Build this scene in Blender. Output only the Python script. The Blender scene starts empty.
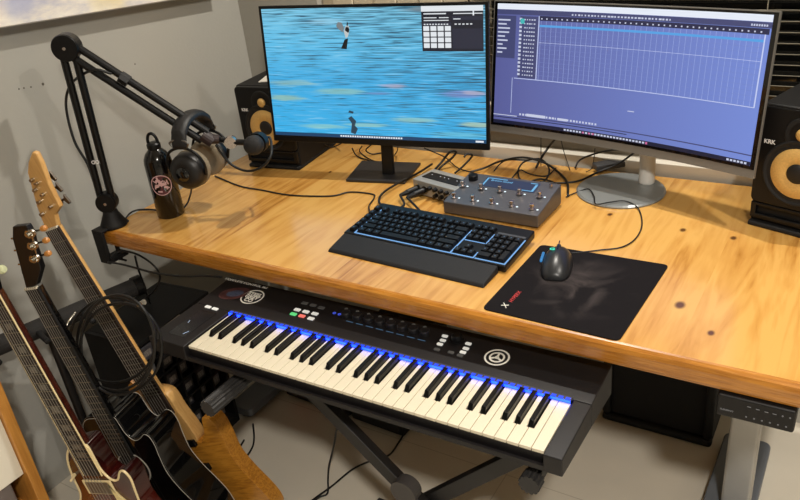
import bpy, bmesh, math, random
from math import sin, cos, pi, radians
from mathutils import Vector, Matrix, Euler

random.seed(7)
SC = bpy.context.scene
COL = SC.collection
T = 0.75                       # height of the desk top

# ------------------------------------------------------------------ camera
F = 765.0
CAM = Vector((1.752, -1.152, 0.826 + T))
ROT = Euler((1.096, 0.100, 0.544), 'XYZ').to_matrix()
cd = bpy.data.cameras.new('camera')
cd.sensor_width = 36.0
cd.lens = F / 800.0 * 36.0
cd.clip_start = 0.02
cam = bpy.data.objects.new('camera', cd)
COL.objects.link(cam)
cam.location = CAM
cam.rotation_euler = (1.096, 0.100, 0.544)
SC.camera = cam

# ------------------------------------------------------------------ world, lights, exposure
w = bpy.data.worlds.new('world'); SC.world = w
w.use_nodes = True
w.node_tree.nodes['Background'].inputs[0].default_value = (0.02, 0.025, 0.04, 1)
w.node_tree.nodes['Background'].inputs[1].default_value = 0.3
SC.view_settings.view_transform = 'Standard'
SC.view_settings.look = 'None'
SC.view_settings.gamma = 1.0
SC.view_settings.exposure = 0.0

def spot(name, loc, power, size, color):
    l = bpy.data.lights.new(name, 'AREA'); l.shape = 'DISK'; l.size = size
    l.energy = power; l.color = color
    o = bpy.data.objects.new(name, l); o.location = loc
    COL.objects.link(o)
    return o
spot('ceiling_lamp_over_desk', (0.98, 0.74, 2.46), 24, 0.05, (1.0, 0.945, 0.86))
spot('ceiling_lamp_right', (2.15, 0.1, 2.46), 18, 0.08, (1.0, 0.94, 0.85))
spot('room_fill_light', (2.2, -1.5, 2.46), 60, 0.20, (1.0, 0.94, 0.85))  # added fill light on the camera side for floor, desk front and guitars

# ------------------------------------------------------------------ pixel -> place helpers
def ray(px, py):
    return ROT @ Vector(((px - 400) / F, -(py - 250) / F, -1.0))
def atz(px, py, z):            # z relative to the desk top
    d = ray(px, py); return CAM + d * ((z + T - CAM.z) / d.z)
def aty(px, py, y):
    d = ray(px, py); return CAM + d * ((y - CAM.y) / d.y)
def atx(px, py, x):
    d = ray(px, py); return CAM + d * ((x - CAM.x) / d.x)

# ------------------------------------------------------------------ materials
def lin(c):
    return tuple((v / 12.92 if v <= 0.04045 else ((v + 0.055) / 1.055) ** 2.4) for v in c)
def rgb(r, g, b):
    return lin((r / 255.0, g / 255.0, b / 255.0)) + (1.0,)
MATS = {}
def mat(name, color, rough=0.5, metal=0.0, noise=0.0, nscale=30.0, bump=0.0, bscale=200.0, coat=0.0, emit=None, estr=0.0, spec=0.5):
    if name in MATS: return MATS[name]
    m = bpy.data.materials.new(name); m.use_nodes = True
    nt = m.node_tree; b = nt.nodes['Principled BSDF']
    b.inputs['Base Color'].default_value = color
    b.inputs['Roughness'].default_value = rough
    b.inputs['Metallic'].default_value = metal
    b.inputs['Specular IOR Level'].default_value = spec
    b.inputs['Coat Weight'].default_value = coat
    if emit:
        b.inputs['Emission Color'].default_value = emit
        b.inputs['Emission Strength'].default_value = estr
    tc = nt.nodes.new('ShaderNodeTexCoord')
    if noise > 0:
        n = nt.nodes.new('ShaderNodeTexNoise'); n.inputs['Scale'].default_value = nscale
        n.inputs['Detail'].default_value = 6
        nt.links.new(tc.outputs['Object'], n.inputs['Vector'])
        hsv = nt.nodes.new('ShaderNodeHueSaturation'); hsv.inputs['Color'].default_value = color
        mr = nt.nodes.new('ShaderNodeMapRange')
        mr.inputs['From Min'].default_value = 0.3; mr.inputs['From Max'].default_value = 0.7
        mr.inputs['To Min'].default_value = 1 - noise; mr.inputs['To Max'].default_value = 1 + noise
        nt.links.new(n.outputs['Fac'], mr.inputs['Value'])
        nt.links.new(mr.outputs['Result'], hsv.inputs['Value'])
        nt.links.new(hsv.outputs['Color'], b.inputs['Base Color'])
    if bump > 0:
        n2 = nt.nodes.new('ShaderNodeTexNoise'); n2.inputs['Scale'].default_value = bscale
        nt.links.new(tc.outputs['Object'], n2.inputs['Vector'])
        bp = nt.nodes.new('ShaderNodeBump'); bp.inputs['Strength'].default_value = bump
        bp.inputs['Distance'].default_value = 0.002
        nt.links.new(n2.outputs['Fac'], bp.inputs['Height'])
        nt.links.new(bp.outputs['Normal'], b.inputs['Normal'])
    MATS[name] = m
    return m

def wood(name, ramp, axis='y', scale=7.0, stretch=9.0, rough=0.3, knots=(), coat=0.3, ring=0.35, planks=None):
    m = bpy.data.materials.new(name); m.use_nodes = True
    nt = m.node_tree; N = nt.nodes; L = nt.links
    b = N['Principled BSDF']
    b.inputs['Roughness'].default_value = rough
    b.inputs['Coat Weight'].default_value = coat; b.inputs['Coat Roughness'].default_value = 0.18
    tc = N.new('ShaderNodeTexCoord')
    def warp(src):
        for (kx, ky, kr) in knots:          # grain lines flow round every knot
            d = N.new('ShaderNodeVectorMath'); d.operation = 'SUBTRACT'
            L.new(tc.outputs['Object'], d.inputs[0]); d.inputs[1].default_value = (kx, ky, 0)
            sc = N.new('ShaderNodeVectorMath'); sc.operation = 'MULTIPLY'; L.new(d.outputs[0], sc.inputs[0]); sc.inputs[1].default_value = (1, .45, 0)
            ln = N.new('ShaderNodeVectorMath'); ln.operation = 'LENGTH'; L.new(sc.outputs[0], ln.inputs[0])
            ex = N.new('ShaderNodeMapRange'); ex.interpolation_type = 'SMOOTHSTEP'
            ex.inputs['From Min'].default_value = 0; ex.inputs['From Max'].default_value = kr * 5
            ex.inputs['To Min'].default_value = 1; ex.inputs['To Max'].default_value = 0
            L.new(ln.outputs['Value'], ex.inputs['Value'])
            mu = N.new('ShaderNodeVectorMath'); mu.operation = 'SCALE'; L.new(d.outputs[0], mu.inputs[0]); 
            mm = N.new('ShaderNodeMath'); mm.operation = 'MULTIPLY'; L.new(ex.outputs[0], mm.inputs[0]); mm.inputs[1].default_value = 0.0
            L.new(mm.outputs[0], mu.inputs['Scale'])
            ad = N.new('ShaderNodeVectorMath'); ad.operation = 'ADD'; L.new(src, ad.inputs[0]); L.new(mu.outputs[0], ad.inputs[1])
            src = ad.outputs[0]
        return src
    src = warp(tc.outputs['Object'])
    mp = N.new('ShaderNodeMapping')
    s = {'x': (1, stretch, stretch), 'y': (stretch, 1, stretch), 'z': (stretch, stretch, 1)}[axis]
    mp.inputs['Scale'].default_value = s
    L.new(src, mp.inputs['Vector'])
    off = None
    if planks:
        sep = N.new('ShaderNodeSeparateXYZ'); L.new(tc.outputs['Object'], sep.inputs[0])
        dv = N.new('ShaderNodeMath'); dv.operation = 'DIVIDE'; L.new(sep.outputs['X'], dv.inputs[0]); dv.inputs[1].default_value = planks
        fl = N.new('ShaderNodeMath'); fl.operation = 'FLOOR'; L.new(dv.outputs[0], fl.inputs[0])
        wn = N.new('ShaderNodeTexWhiteNoise'); wn.noise_dimensions = '1D'; L.new(fl.outputs[0], wn.inputs['W'])
        sc2 = N.new('ShaderNodeVectorMath'); sc2.operation = 'SCALE'; L.new(wn.outputs['Color'], sc2.inputs[0]); sc2.inputs['Scale'].default_value = 9
        ad2 = N.new('ShaderNodeVectorMath'); ad2.operation = 'ADD'; L.new(mp.outputs[0], ad2.inputs[0]); L.new(sc2.outputs[0], ad2.inputs[1])
        vec = ad2.outputs[0]; off = wn.outputs['Value']
    else:
        vec = mp.outputs[0]
    n1 = N.new('ShaderNodeTexNoise'); n1.inputs['Scale'].default_value = scale * .28; n1.inputs['Detail'].default_value = 4; n1.inputs['Distortion'].default_value = 1.2
    L.new(vec, n1.inputs['Vector'])
    n2 = N.new('ShaderNodeTexNoise'); n2.inputs['Scale'].default_value = scale * 1.6; n2.inputs['Detail'].default_value = 5; n2.inputs['Distortion'].default_value = .3
    L.new(vec, n2.inputs['Vector'])
    mul = N.new('ShaderNodeMath'); mul.operation = 'MULTIPLY'; L.new(n1.outputs['Fac'], mul.inputs[0]); mul.inputs[1].default_value = 5.0
    fr = N.new('ShaderNodeMath'); fr.operation = 'PINGPONG'; L.new(mul.outputs[0], fr.inputs[0]); fr.inputs[1].default_value = 0.5
    rr = N.new('ShaderNodeMath'); rr.operation = 'MULTIPLY'; L.new(fr.outputs[0], rr.inputs[0]); rr.inputs[1].default_value = ring
    m2 = N.new('ShaderNodeMath'); m2.operation = 'MULTIPLY'; L.new(n2.outputs['Fac'], m2.inputs[0]); m2.inputs[1].default_value = .45
    sm = N.new('ShaderNodeMath'); sm.operation = 'ADD'; L.new(rr.outputs[0], sm.inputs[0]); L.new(m2.outputs[0], sm.inputs[1])
    n3 = N.new('ShaderNodeTexNoise'); n3.inputs['Scale'].default_value = 4.0; n3.inputs['Detail'].default_value = 3
    L.new(tc.outputs['Object'], n3.inputs['Vector'])
    m3 = N.new('ShaderNodeMath'); m3.operation = 'MULTIPLY_ADD'; L.new(n3.outputs['Fac'], m3.inputs[0]); m3.inputs[1].default_value = .5; L.new(sm.outputs[0], m3.inputs[2])
    tot = m3.outputs[0]
    if off:
        m4 = N.new('ShaderNodeMath'); m4.operation = 'MULTIPLY_ADD'; L.new(off, m4.inputs[0]); m4.inputs[1].default_value = .16; L.new(tot, m4.inputs[2]); tot = m4.outputs[0]
    cr = N.new('ShaderNodeValToRGB'); L.new(tot, cr.inputs['Fac'])
    el = cr.color_ramp.elements
    el[0].position = ramp[0][0]; el[0].color = ramp[0][1]
    el[1].position = ramp[-1][0]; el[1].color = ramp[-1][1]
    for p_, c_ in ramp[1:-1]:
        e = el.new(p_); e.color = c_
    col = cr.outputs['Color']
    for (kx, ky, kr) in knots:
        d = N.new('ShaderNodeVectorMath'); d.operation = 'SUBTRACT'
        L.new(tc.outputs['Object'], d.inputs[0]); d.inputs[1].default_value = (kx, ky, 0)
        sc = N.new('ShaderNodeVectorMath'); sc.operation = 'MULTIPLY'; L.new(d.outputs[0], sc.inputs[0]); sc.inputs[1].default_value = (1, .7, 0)
        ln = N.new('ShaderNodeVectorMath'); ln.operation = 'LENGTH'; L.new(sc.outputs[0], ln.inputs[0])
        mr = N.new('ShaderNodeMapRange'); mr.interpolation_type = 'SMOOTHSTEP'
        mr.inputs['From Min'].default_value = kr * .45; mr.inputs['From Max'].default_value = kr * 1.25
        mr.inputs['To Min'].default_value = 0.9; mr.inputs['To Max'].default_value = 0
        L.new(ln.outputs['Value'], mr.inputs['Value'])
        mx = N.new('ShaderNodeMix'); mx.data_type = 'RGBA'; L.new(mr.outputs[0], mx.inputs['Factor'])
        L.new(col, mx.inputs['A']); mx.inputs['B'].default_value = rgb(70, 34, 12)
        col = mx.outputs['Result']
    L.new(col, b.inputs['Base Color'])
    rmx = N.new('ShaderNodeMapRange'); L.new(n2.outputs['Fac'], rmx.inputs['Value']); rmx.inputs['To Min'].default_value = rough - .05; rmx.inputs['To Max'].default_value = rough + .1
    L.new(rmx.outputs[0], b.inputs['Roughness'])
    MATS[name] = m
    return m

def emis(name, color, strength):
    if name in MATS: return MATS[name]
    m = bpy.data.materials.new(name); m.use_nodes = True
    b = m.node_tree.nodes['Principled BSDF']
    b.inputs['Base Color'].default_value = (0.005, 0.005, 0.005, 1)
    b.inputs['Roughness'].default_value = .35
    b.inputs['Emission Color'].default_value = color
    b.inputs['Emission Strength'].default_value = strength
    MATS[name] = m; return m

M_wall = mat('wall_paint', rgb(166, 164, 156), .85, noise=.03, nscale=3, bump=.15, bscale=120)
M_ceil = mat('ceiling_paint', rgb(215, 210, 200), .9, noise=.02)
M_black = mat('black_plastic', rgb(12, 12, 13), .38, spec=.3, noise=.1, nscale=60)
M_blackm = mat('black_matte', rgb(15, 14, 14), .62, spec=.3, noise=.1, nscale=60, bump=.1, bscale=600)
M_blackg = mat('black_gloss', rgb(8, 8, 9), .08, coat=.6)
M_rubber = mat('rubber_black', rgb(11, 11, 12), .75, bump=.2, bscale=500)
M_cable = mat('cable_rubber', rgb(10, 10, 10), .5)
M_metal = mat('chrome', rgb(210, 198, 192), .22, 1.0)
M_steel = mat('brushed_steel', rgb(140, 138, 134), .35, 1.0, noise=.06, nscale=80)
M_gun = mat('gunmetal', rgb(92, 92, 96), .42, .6, noise=.05, nscale=50)
M_white = mat('white_plastic', rgb(225, 222, 212), .5)
M_cream = mat('cream_trim', rgb(214, 202, 178), .6, noise=.02)

# ------------------------------------------------------------------ mesh helpers
def link(name, bm, m, parent=None, smooth=False, bevel=0.0, seg=2, loc=None, rot=None):
    bmesh.ops.recalc_face_normals(bm, faces=bm.faces)
    me = bpy.data.meshes.new(name); bm.to_mesh(me); bm.free()
    for mm in (m if isinstance(m, (list, tuple)) else [m]): me.materials.append(mm)
    if smooth:
        for p in me.polygons: p.use_smooth = True
    o = bpy.data.objects.new(name, me); COL.objects.link(o)
    if parent: o.parent = parent
    if loc is not None: o.location = loc
    if rot is not None: o.rotation_euler = rot
    if bevel > 0:
        md = o.modifiers.new('bevel', 'BEVEL'); md.width = bevel; md.segments = seg; md.limit_method = 'ANGLE'; md.angle_limit = radians(35)
        if smooth is False:
            for p in me.polygons: p.use_smooth = True
            wn = o.modifiers.new('wn', 'WEIGHTED_NORMAL'); wn.keep_sharp = True
    return o
def tag(o, label, cat, group=None):
    o['label'] = label; o['category'] = cat
    if group: o['group'] = group
    return o
def thing(name, label, cat, loc=(0, 0, 0), rot=(0, 0, 0), group=None, matrix=None):
    o = bpy.data.objects.new(name, None); o.empty_display_size = .05; COL.objects.link(o)
    if matrix is not None: o.matrix_world = matrix
    else: o.location = loc; o.rotation_euler = rot
    return tag(o, label, cat, group)
def structure(o):
    o['kind'] = 'structure'; return o

def B(): return bmesh.new()
def box(bm, x0, x1, y0, y1, z0, z1, M=None):
    vs = [bm.verts.new((x, y, z)) for x in (x0, x1) for y in (y0, y1) for z in (z0, z1)]
    for f in ((0, 1, 3, 2), (4, 6, 7, 5), (0, 4, 5, 1), (2, 3, 7, 6), (0, 2, 6, 4), (1, 5, 7, 3)):
        bm.faces.new([vs[i] for i in f])
    if M is not None: bmesh.ops.transform(bm, matrix=M, verts=vs)
    return bm
def hexa(bm, bot, top):        # eight corners
    vs = [bm.verts.new(p) for p in list(bot) + list(top)]
    bm.faces.new(vs[3::-1]); bm.faces.new(vs[4:])
    for i in range(4):
        j = (i + 1) % 4; bm.faces.new((vs[i], vs[j], vs[j + 4], vs[i + 4]))
    return bm
def prism(bm, pts, z0, z1, M=None):
    lo = [bm.verts.new((p[0], p[1], z0)) for p in pts]; hi = [bm.verts.new((p[0], p[1], z1)) for p in pts]
    bm.faces.new(lo[::-1]); bm.faces.new(hi)
    n = len(pts)
    for i in range(n):
        j = (i + 1) % n; bm.faces.new((lo[i], lo[j], hi[j], hi[i]))
    if M is not None: bmesh.ops.transform(bm, matrix=M, verts=lo + hi)
    return bm
def frame_to(a, b):
    d = (Vector(b) - Vector(a)); return Matrix.Translation(Vector(a)) @ d.to_track_quat('Z', 'Y').to_matrix().to_4x4()
def lathe(bm, prof, M=None, n=32):
    rings = []; vs = []
    for r, z in prof:
        if r < 1e-6:
            v = bm.verts.new((0, 0, z)); rings.append([v]); vs.append(v)
        else:
            rg = [bm.verts.new((r * cos(2 * pi * i / n), r * sin(2 * pi * i / n), z)) for i in range(n)]
            rings.append(rg); vs += rg
    for a, b in zip(rings, rings[1:]):
        for i in range(n):
            j = (i + 1) % n
            if len(a) == 1 and len(b) == 1: continue
            if len(a) == 1: bm.faces.new((a[0], b[i], b[j]))
            elif len(b) == 1: bm.faces.new((a[i], a[j], b[0]))
            else: bm.faces.new((a[i], a[j], b[j], b[i]))
    if len(rings[0]) > 1: bm.faces.new(rings[0][::-1])
    if len(rings[-1]) > 1: bm.faces.new(rings[-1])
    if M is not None: bmesh.ops.transform(bm, matrix=M, verts=vs)
    return bm
def cyl(bm, a, b, r, r2=None, n=20):
    L_ = (Vector(b) - Vector(a)).length
    return lathe(bm, [(r, 0), (r if r2 is None else r2, L_)], frame_to(a, b), n)
def catmull(P, k=8):
    P = [Vector(p) for p in P]; out = []
    Q = [P[0] * 2 - P[1]] + P + [P[-1] * 2 - P[-2]]
    for i in range(1, len(Q) - 2):
        for t in range(k):
            u = t / k
            a, b, c, d = Q[i - 1], Q[i], Q[i + 1], Q[i + 2]
            out.append(0.5 * ((2 * b) + (c - a) * u + (2 * a - 5 * b + 4 * c - d) * u * u + (3 * b - a - 3 * c + d) * u ** 3))
    out.append(P[-1]); return out
def tube(bm, P, r, n=8, k=8, smooth=True, closed=False, taper=None):
    pts = catmull(P, k) if smooth else [Vector(p) for p in P]
    rings = []; up = Vector((0, 0, 1)); prev = None
    for i, p in enumerate(pts):
        if closed: t = pts[(i + 1) % len(pts)] - pts[i - 1]
        else: t = pts[min(i + 1, len(pts) - 1)] - pts[max(i - 1, 0)]
        if t.length < 1e-9: t = Vector((0, 0, 1))
        t.normalize()
        if prev is None: a = t.cross(up); a = a if a.length > 1e-3 else t.cross(Vector((1, 0, 0)))
        else: a = prev - t * prev.dot(t)
        a.normalize(); b = t.cross(a); prev = a
        rr = r if taper is None else taper(i / max(1, len(pts) - 1)) * r
        rings.append([bm.verts.new(p + (a * cos(2 * pi * j / n) + b * sin(2 * pi * j / n)) * rr) for j in range(n)])
    m = len(rings)
    for i in range(m if closed else m - 1):
        A, Bb = rings[i], rings[(i + 1) % m]
        for j in range(n):
            k_ = (j + 1) % n; bm.faces.new((A[j], A[k_], Bb[k_], Bb[j]))
    if not closed: bm.faces.new(rings[0][::-1]); bm.faces.new(rings[-1])
    return bm
def cable(label, P, r=.0028, parent=None, m=None, name='cable', group=None):
    o = link(name, tube(B(), P, r), m or M_cable, parent, smooth=True)
    if not parent: tag(o, label, 'cable', group)
    return o
def rrect(x0, x1, y0, y1, r, n=5):
    pts = []
    for cx, cy, a0 in ((x1 - r, y1 - r, 0), (x0 + r, y1 - r, 90), (x0 + r, y0 + r, 180), (x1 - r, y0 + r, 270)):
        for i in range(n + 1):
            a = radians(a0 + 90 * i / n); pts.append((cx + r * cos(a), cy + r * sin(a)))
    return pts
def text(name, s, size, m, parent=None, M=None, extrude=.0002, align='CENTER', bold=0.0, shear=0.0):
    c = bpy.data.curves.new(name, 'FONT'); c.body = s; c.size = size; c.extrude = extrude; c.align_x = align; c.align_y = 'CENTER'
    c.offset = bold; c.shear = shear; c.resolution_u = 3
    o = bpy.data.objects.new(name, c); COL.objects.link(o)
    bpy.context.view_layer.update()
    me = bpy.data.meshes.new_from_object(o.evaluated_get(bpy.context.evaluated_depsgraph_get()))
    bpy.data.objects.remove(o)
    me.materials.clear(); me.materials.append(m)
    o2 = bpy.data.objects.new(name, me); COL.objects.link(o2)
    if parent: o2.parent = parent
    if M is not None: o2.matrix_local = M
    return o2
def copy_tree(o, parent=None):
    c = o.copy(); COL.objects.link(c)
    if parent: c.parent = parent
    for ch in [q for q in bpy.data.objects if q.parent == o and q != c]:
        copy_tree(ch, c)
    return c
def ring(bm, c, r0, r1, z0, z1, n=40, M=None):
    vs = []
    R_ = [[bm.verts.new((c[0] + r * cos(2 * pi * i / n), c[1] + r * sin(2 * pi * i / n), z)) for i in range(n)] for r, z in ((r0, z0), (r1, z0), (r1, z1), (r0, z1))]
    for a, b in zip(R_, R_[1:] + R_[:1]):
        for i in range(n):
            j = (i + 1) % n; bm.faces.new((a[i], a[j], b[j], b[i]))
    vs = [v for q in R_ for v in q]
    if M is not None: bmesh.ops.transform(bm, matrix=M, verts=vs)
    return bm

# ================================================================== ROOM
WX = -0.17; WY = 0.87; CE = 2.5
M_floor = bpy.data.materials.new('floor_tiles'); M_floor.use_nodes = True
def floor_mat():
    nt = M_floor.node_tree; N = nt.nodes; L = nt.links; b = N['Principled BSDF']
    tc = N.new('ShaderNodeTexCoord'); br = N.new('ShaderNodeTexBrick')
    br.offset = 0; br.inputs['Scale'].default_value = 1.0
    br.inputs['Brick Width'].default_value = 1.2; br.inputs['Row Height'].default_value = .6
    br.inputs['Mortar Size'].default_value = .0015
    br.inputs['Color1'].default_value = rgb(212, 204, 188); br.inputs['Color2'].default_value = rgb(208, 200, 184)
    br.inputs['Mortar'].default_value = rgb(186, 177, 160)
    mp = N.new('ShaderNodeMapping'); mp.inputs['Location'].default_value = (.17, .28, 0)
    L.new(tc.outputs['Object'], mp.inputs['Vector']); L.new(mp.outputs[0], br.inputs['Vector'])
    n = N.new('ShaderNodeTexNoise'); n.inputs['Scale'].default_value = 5; n.inputs['Detail'].default_value = 5
    L.new(tc.outputs['Object'], n.inputs['Vector'])
    mr = N.new('ShaderNodeMapRange'); mr.inputs['To Min'].default_value = .9; mr.inputs['To Max'].default_value = 1.1
    L.new(n.outputs['Fac'], mr.inputs['Value'])
    h = N.new('ShaderNodeHueSaturation'); L.new(br.outputs['Color'], h.inputs['Color']); L.new(mr.outputs[0], h.inputs['Value'])
    L.new(h.outputs[0], b.inputs['Base Color']); b.inputs['Roughness'].default_value = .42
floor_mat()
structure(link('floor', box(B(), WX - .1, 4.2, -3.6, WY + .12, -.1, 0), M_floor))
structure(link('ceiling', box(B(), WX - .1, 4.2, -3.6, WY + .12, CE, CE + .1), M_ceil))
structure(link('wall_left', box(B(), WX - .1, WX, -3.6, WY + .12, 0, CE), M_wall))
structure(link('wall_right', box(B(), 4.1, 4.2, -3.6, WY + .12, 0, CE), M_wall))
structure(link('wall_front', box(B(), WX, 4.1, -3.6, -3.5, 0, CE), M_wall))
WZ0 = T + .155; WZ1 = T + 1.25; WX0 = .17; WX1 = 2.6
bm = B(); WB = WY + .12
box(bm, WX, WX0, WY, WB, 0, CE); box(bm, WX1, 4.1, WY, WB, 0, CE)
box(bm, WX0, WX1, WY, WB, 0, WZ0); box(bm, WX0, WX1, WY, WB, WZ1, CE)
structure(link('wall_back', bm, mat('back_wall_paint', rgb(168, 165, 156), .8, noise=.03, nscale=3)))
# window: frame, glass, dark outside
wf = B()
box(wf, WX0, WX0 + .05, WY + .03, WY + .08, WZ0, WZ1); box(wf, WX1 - .05, WX1, WY + .03, WY + .08, WZ0, WZ1)
box(wf, WX0 + .05, WX1 - .05, WY + .03, WY + .08, WZ0, WZ0 + .03); box(wf, WX0 + .05, WX1 - .05, WY + .03, WY + .08, WZ1 - .05, WZ1)
box(wf, .70, .76, WY + .03, WY + .08, WZ0 + .03, WZ1 - .05)
win = structure(link('window_1', wf, M_cream, bevel=.003))
link('window_sill', box(B(), WX0 - .03, WX1, WY - .035, WY + .03, WZ0 - .028, WZ0), M_cream, win, bevel=.004)
gl = mat('night_glass', rgb(14, 15, 16), .05, 0); 
link('glass', box(B(), WX0 + .05, WX1 - .05, WY + .052, WY + .058, WZ0 + .03, WZ1 - .05), gl, win)
# cream panel filling the left light of the window, with grooves
pb = B()
for i in range(6):
    box(pb, WX0 + .052 + i * .08, WX0 + .052 + i * .08 + .077, WY + .012 + (.004 if i % 2 else 0), WY + .03, WZ0, WZ1)
link('shutter_panel', pb, M_cream, win, bevel=.003)
# venetian blind
blind = thing('venetian_blind', 'open venetian blind with thin pale slats over the dark window', 'blind', (0.72, WY - .012, WZ0))
M_slat = mat('blind_slat', rgb(140, 134, 118), .45)
sl = None
for k in range(34):
    bm = box(B(), .012, 1.84, -.002, .020, .0, .0010)
    if sl is None:
        sl = link('slat', bm, M_slat, blind, rot=(radians(-19), 0, 0)); sl.location.z = .012
    else:
        bm.free(); c = sl.copy(); c.location.z = .012 + k * .0255; COL.objects.link(c)
link('head_rail', box(B(), 0, 1.86, -.008, .028, .93, .97), M_cream, blind, bevel=.002)
for x in (.10, .78, 1.0, 1.4, 1.75):
    link('ladder_cord', cyl(B(), (x, -.003, .008), (x, -.003, .93), .0012, n=6), M_slat, blind)
# ledge behind the desk
structure(link('trim_1', box(B(), WX + .001, 2.6, WY - .055, WY, T - .02, T + .032), mat('ledge_white', rgb(222, 216, 202), .5), bevel=.003))
structure(link('painted_wall_shadow', box(B(), WX + .001, 2.6, WY - .02, WY, T + .032, T + .07), mat('painted_shadow_taupe', rgb(140, 130, 115), .7)))  # darker strip paints the monitors' shadow on the wall above the ledge

structure(link('trim_3', box(B(), WX0 - .03, 2.6, WY - .008, WY, T + .07, WZ0 - .028), mat('apron_cream', rgb(204, 194, 170), .6), bevel=.001))
# ================================================================== DESK
knots = [tuple(atz(px, py, 0).xy) + (r,) for px, py, r in ((683, 230, .0075), (733.5, 238, .0075), (680, 305, .011), (610, 214.5, .007), (711, 333, .007), (330, 172, .005), (205, 262, .004))]
pine = [(.34, rgb(120, 74, 28)), (.46, rgb(176, 122, 54)), (.58, rgb(196, 144, 72)), (.78, rgb(210, 162, 88))]
M_top = wood('pine_varnished', pine, 'y', 4.2, 9.0, .2, knots, .4, .40, planks=.19)
M_edge = wood('pine_edge', [(.3, rgb(124, 72, 20)), (.6, rgb(178, 116, 38)), (.9, rgb(200, 140, 56))], 'x', 8, 12, .25, (), .5, .25)
desk = thing('standing_desk', 'varnished pine standing desk with silver column legs', 'desk', (0, 0, 0))
L0 = -.003; DW = 1.79; DD = .80; TH = .047
# top with a rounded front edge
bm = B()
prof = [(DD, -TH), (.008, -TH), (.002, -TH + .004), (0, -TH + .010), (0, -.014), (.003, -.006), (.009, -.001), (.014, 0), (DD, 0)]
xs = (L0, L0 + DW)
rows = [[bm.verts.new((x, y, T + z)) for y, z in prof] for x in xs]
n_ = len(prof)
for i in range(n_):
    j = (i + 1) % n_; f = bm.faces.new((rows[0][i], rows[0][j], rows[1][j], rows[1][i]))
    f.material_index = 1 if 1 <= i <= 6 else 0
f = bm.faces.new(rows[0][::-1]); f.material_index = 1
f = bm.faces.new(rows[1]); f.material_index = 1
link('desktop', bm, [M_top, M_edge], desk)
M_leg = mat('silver_leg', rgb(176, 174, 170), .4, .5, noise=.03)
M_foot = mat('leg_foot', rgb(112, 117, 124), .45, .2)
for lx in (.145, 1.612):
    b = B(); box(b, lx - .033, lx + .033, .40, .45, .04, T - .12); leg = link('leg', b, M_leg, desk, bevel=.008, seg=3)
    b = B(); box(b, lx - .027, lx + .027, .407, .443, T - .12, T - .05); link('inner_column', b, M_leg, leg, bevel=.006)
    b = B(); prism(b, rrect(lx - (.045 if lx < 1 else .075), lx + .045, .19, .675 if lx < 1 else .70, .02), 0.012, .042); ft = link('foot', b, M_foot, leg, bevel=.004)
    b = B()
    for yy in (.22, .64): cyl(b, (lx, yy, 0), (lx, yy, .013), .02)
    link('levelling_pad', b, M_rubber, ft)
b = B(); box(b, .14, 1.61, .395, .42, T - .085, T - .049); box(b, .14, 1.61, .44, .465, T - .085, T - .049)
link('crossbeam', b, M_leg, desk)
# control panel under the front edge
pl = aty(718, 393, .004); pr = aty(800, 413, .004)
x0p, x1p = pl.x, pr.x - .004
b = box(B(), x0p, x1p, -.004, .10, T - TH - .048, T - TH - .001)
cp = link('control_panel', b, mat('panel_black', rgb(20, 18, 18), .45, spec=.3), desk, bevel=.005, seg=3)
b = B(); fz = T - TH - .024
for i, (u, v) in enumerate(((.42, .01), (.53, .009), (.64, .008), (.74, .008), (.84, .008), (.93, .008), (.40, -.012), (.50, -.012), (.60, -.012), (.70, -.012), (.80, -.012), (.90, -.012))):
    x = x0p + u * (x1p - x0p)
    if i < 4: box(b, x - .003, x + .003, -.0048, -.004, fz + v - .0005, fz + v + .0007)
    else: ring(b, (0, 0), .0007, .0015, 0, .0008, 12, Matrix.Translation((x, -.004, fz + v)) @ Matrix.Rotation(pi / 2, 4, 'X'))
link('button_icon', b, emis('panel_icons', rgb(150, 146, 142), .45), cp)
text('brand_text', 'FLEXISPOT', .0045, emis('panel_icons', rgb(150, 146, 142), .45), cp, Matrix.Translation((x0p + .018, -.0045, fz - .008)) @ Matrix.Rotation(pi / 2, 4, 'X'), bold=.0001)

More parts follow.
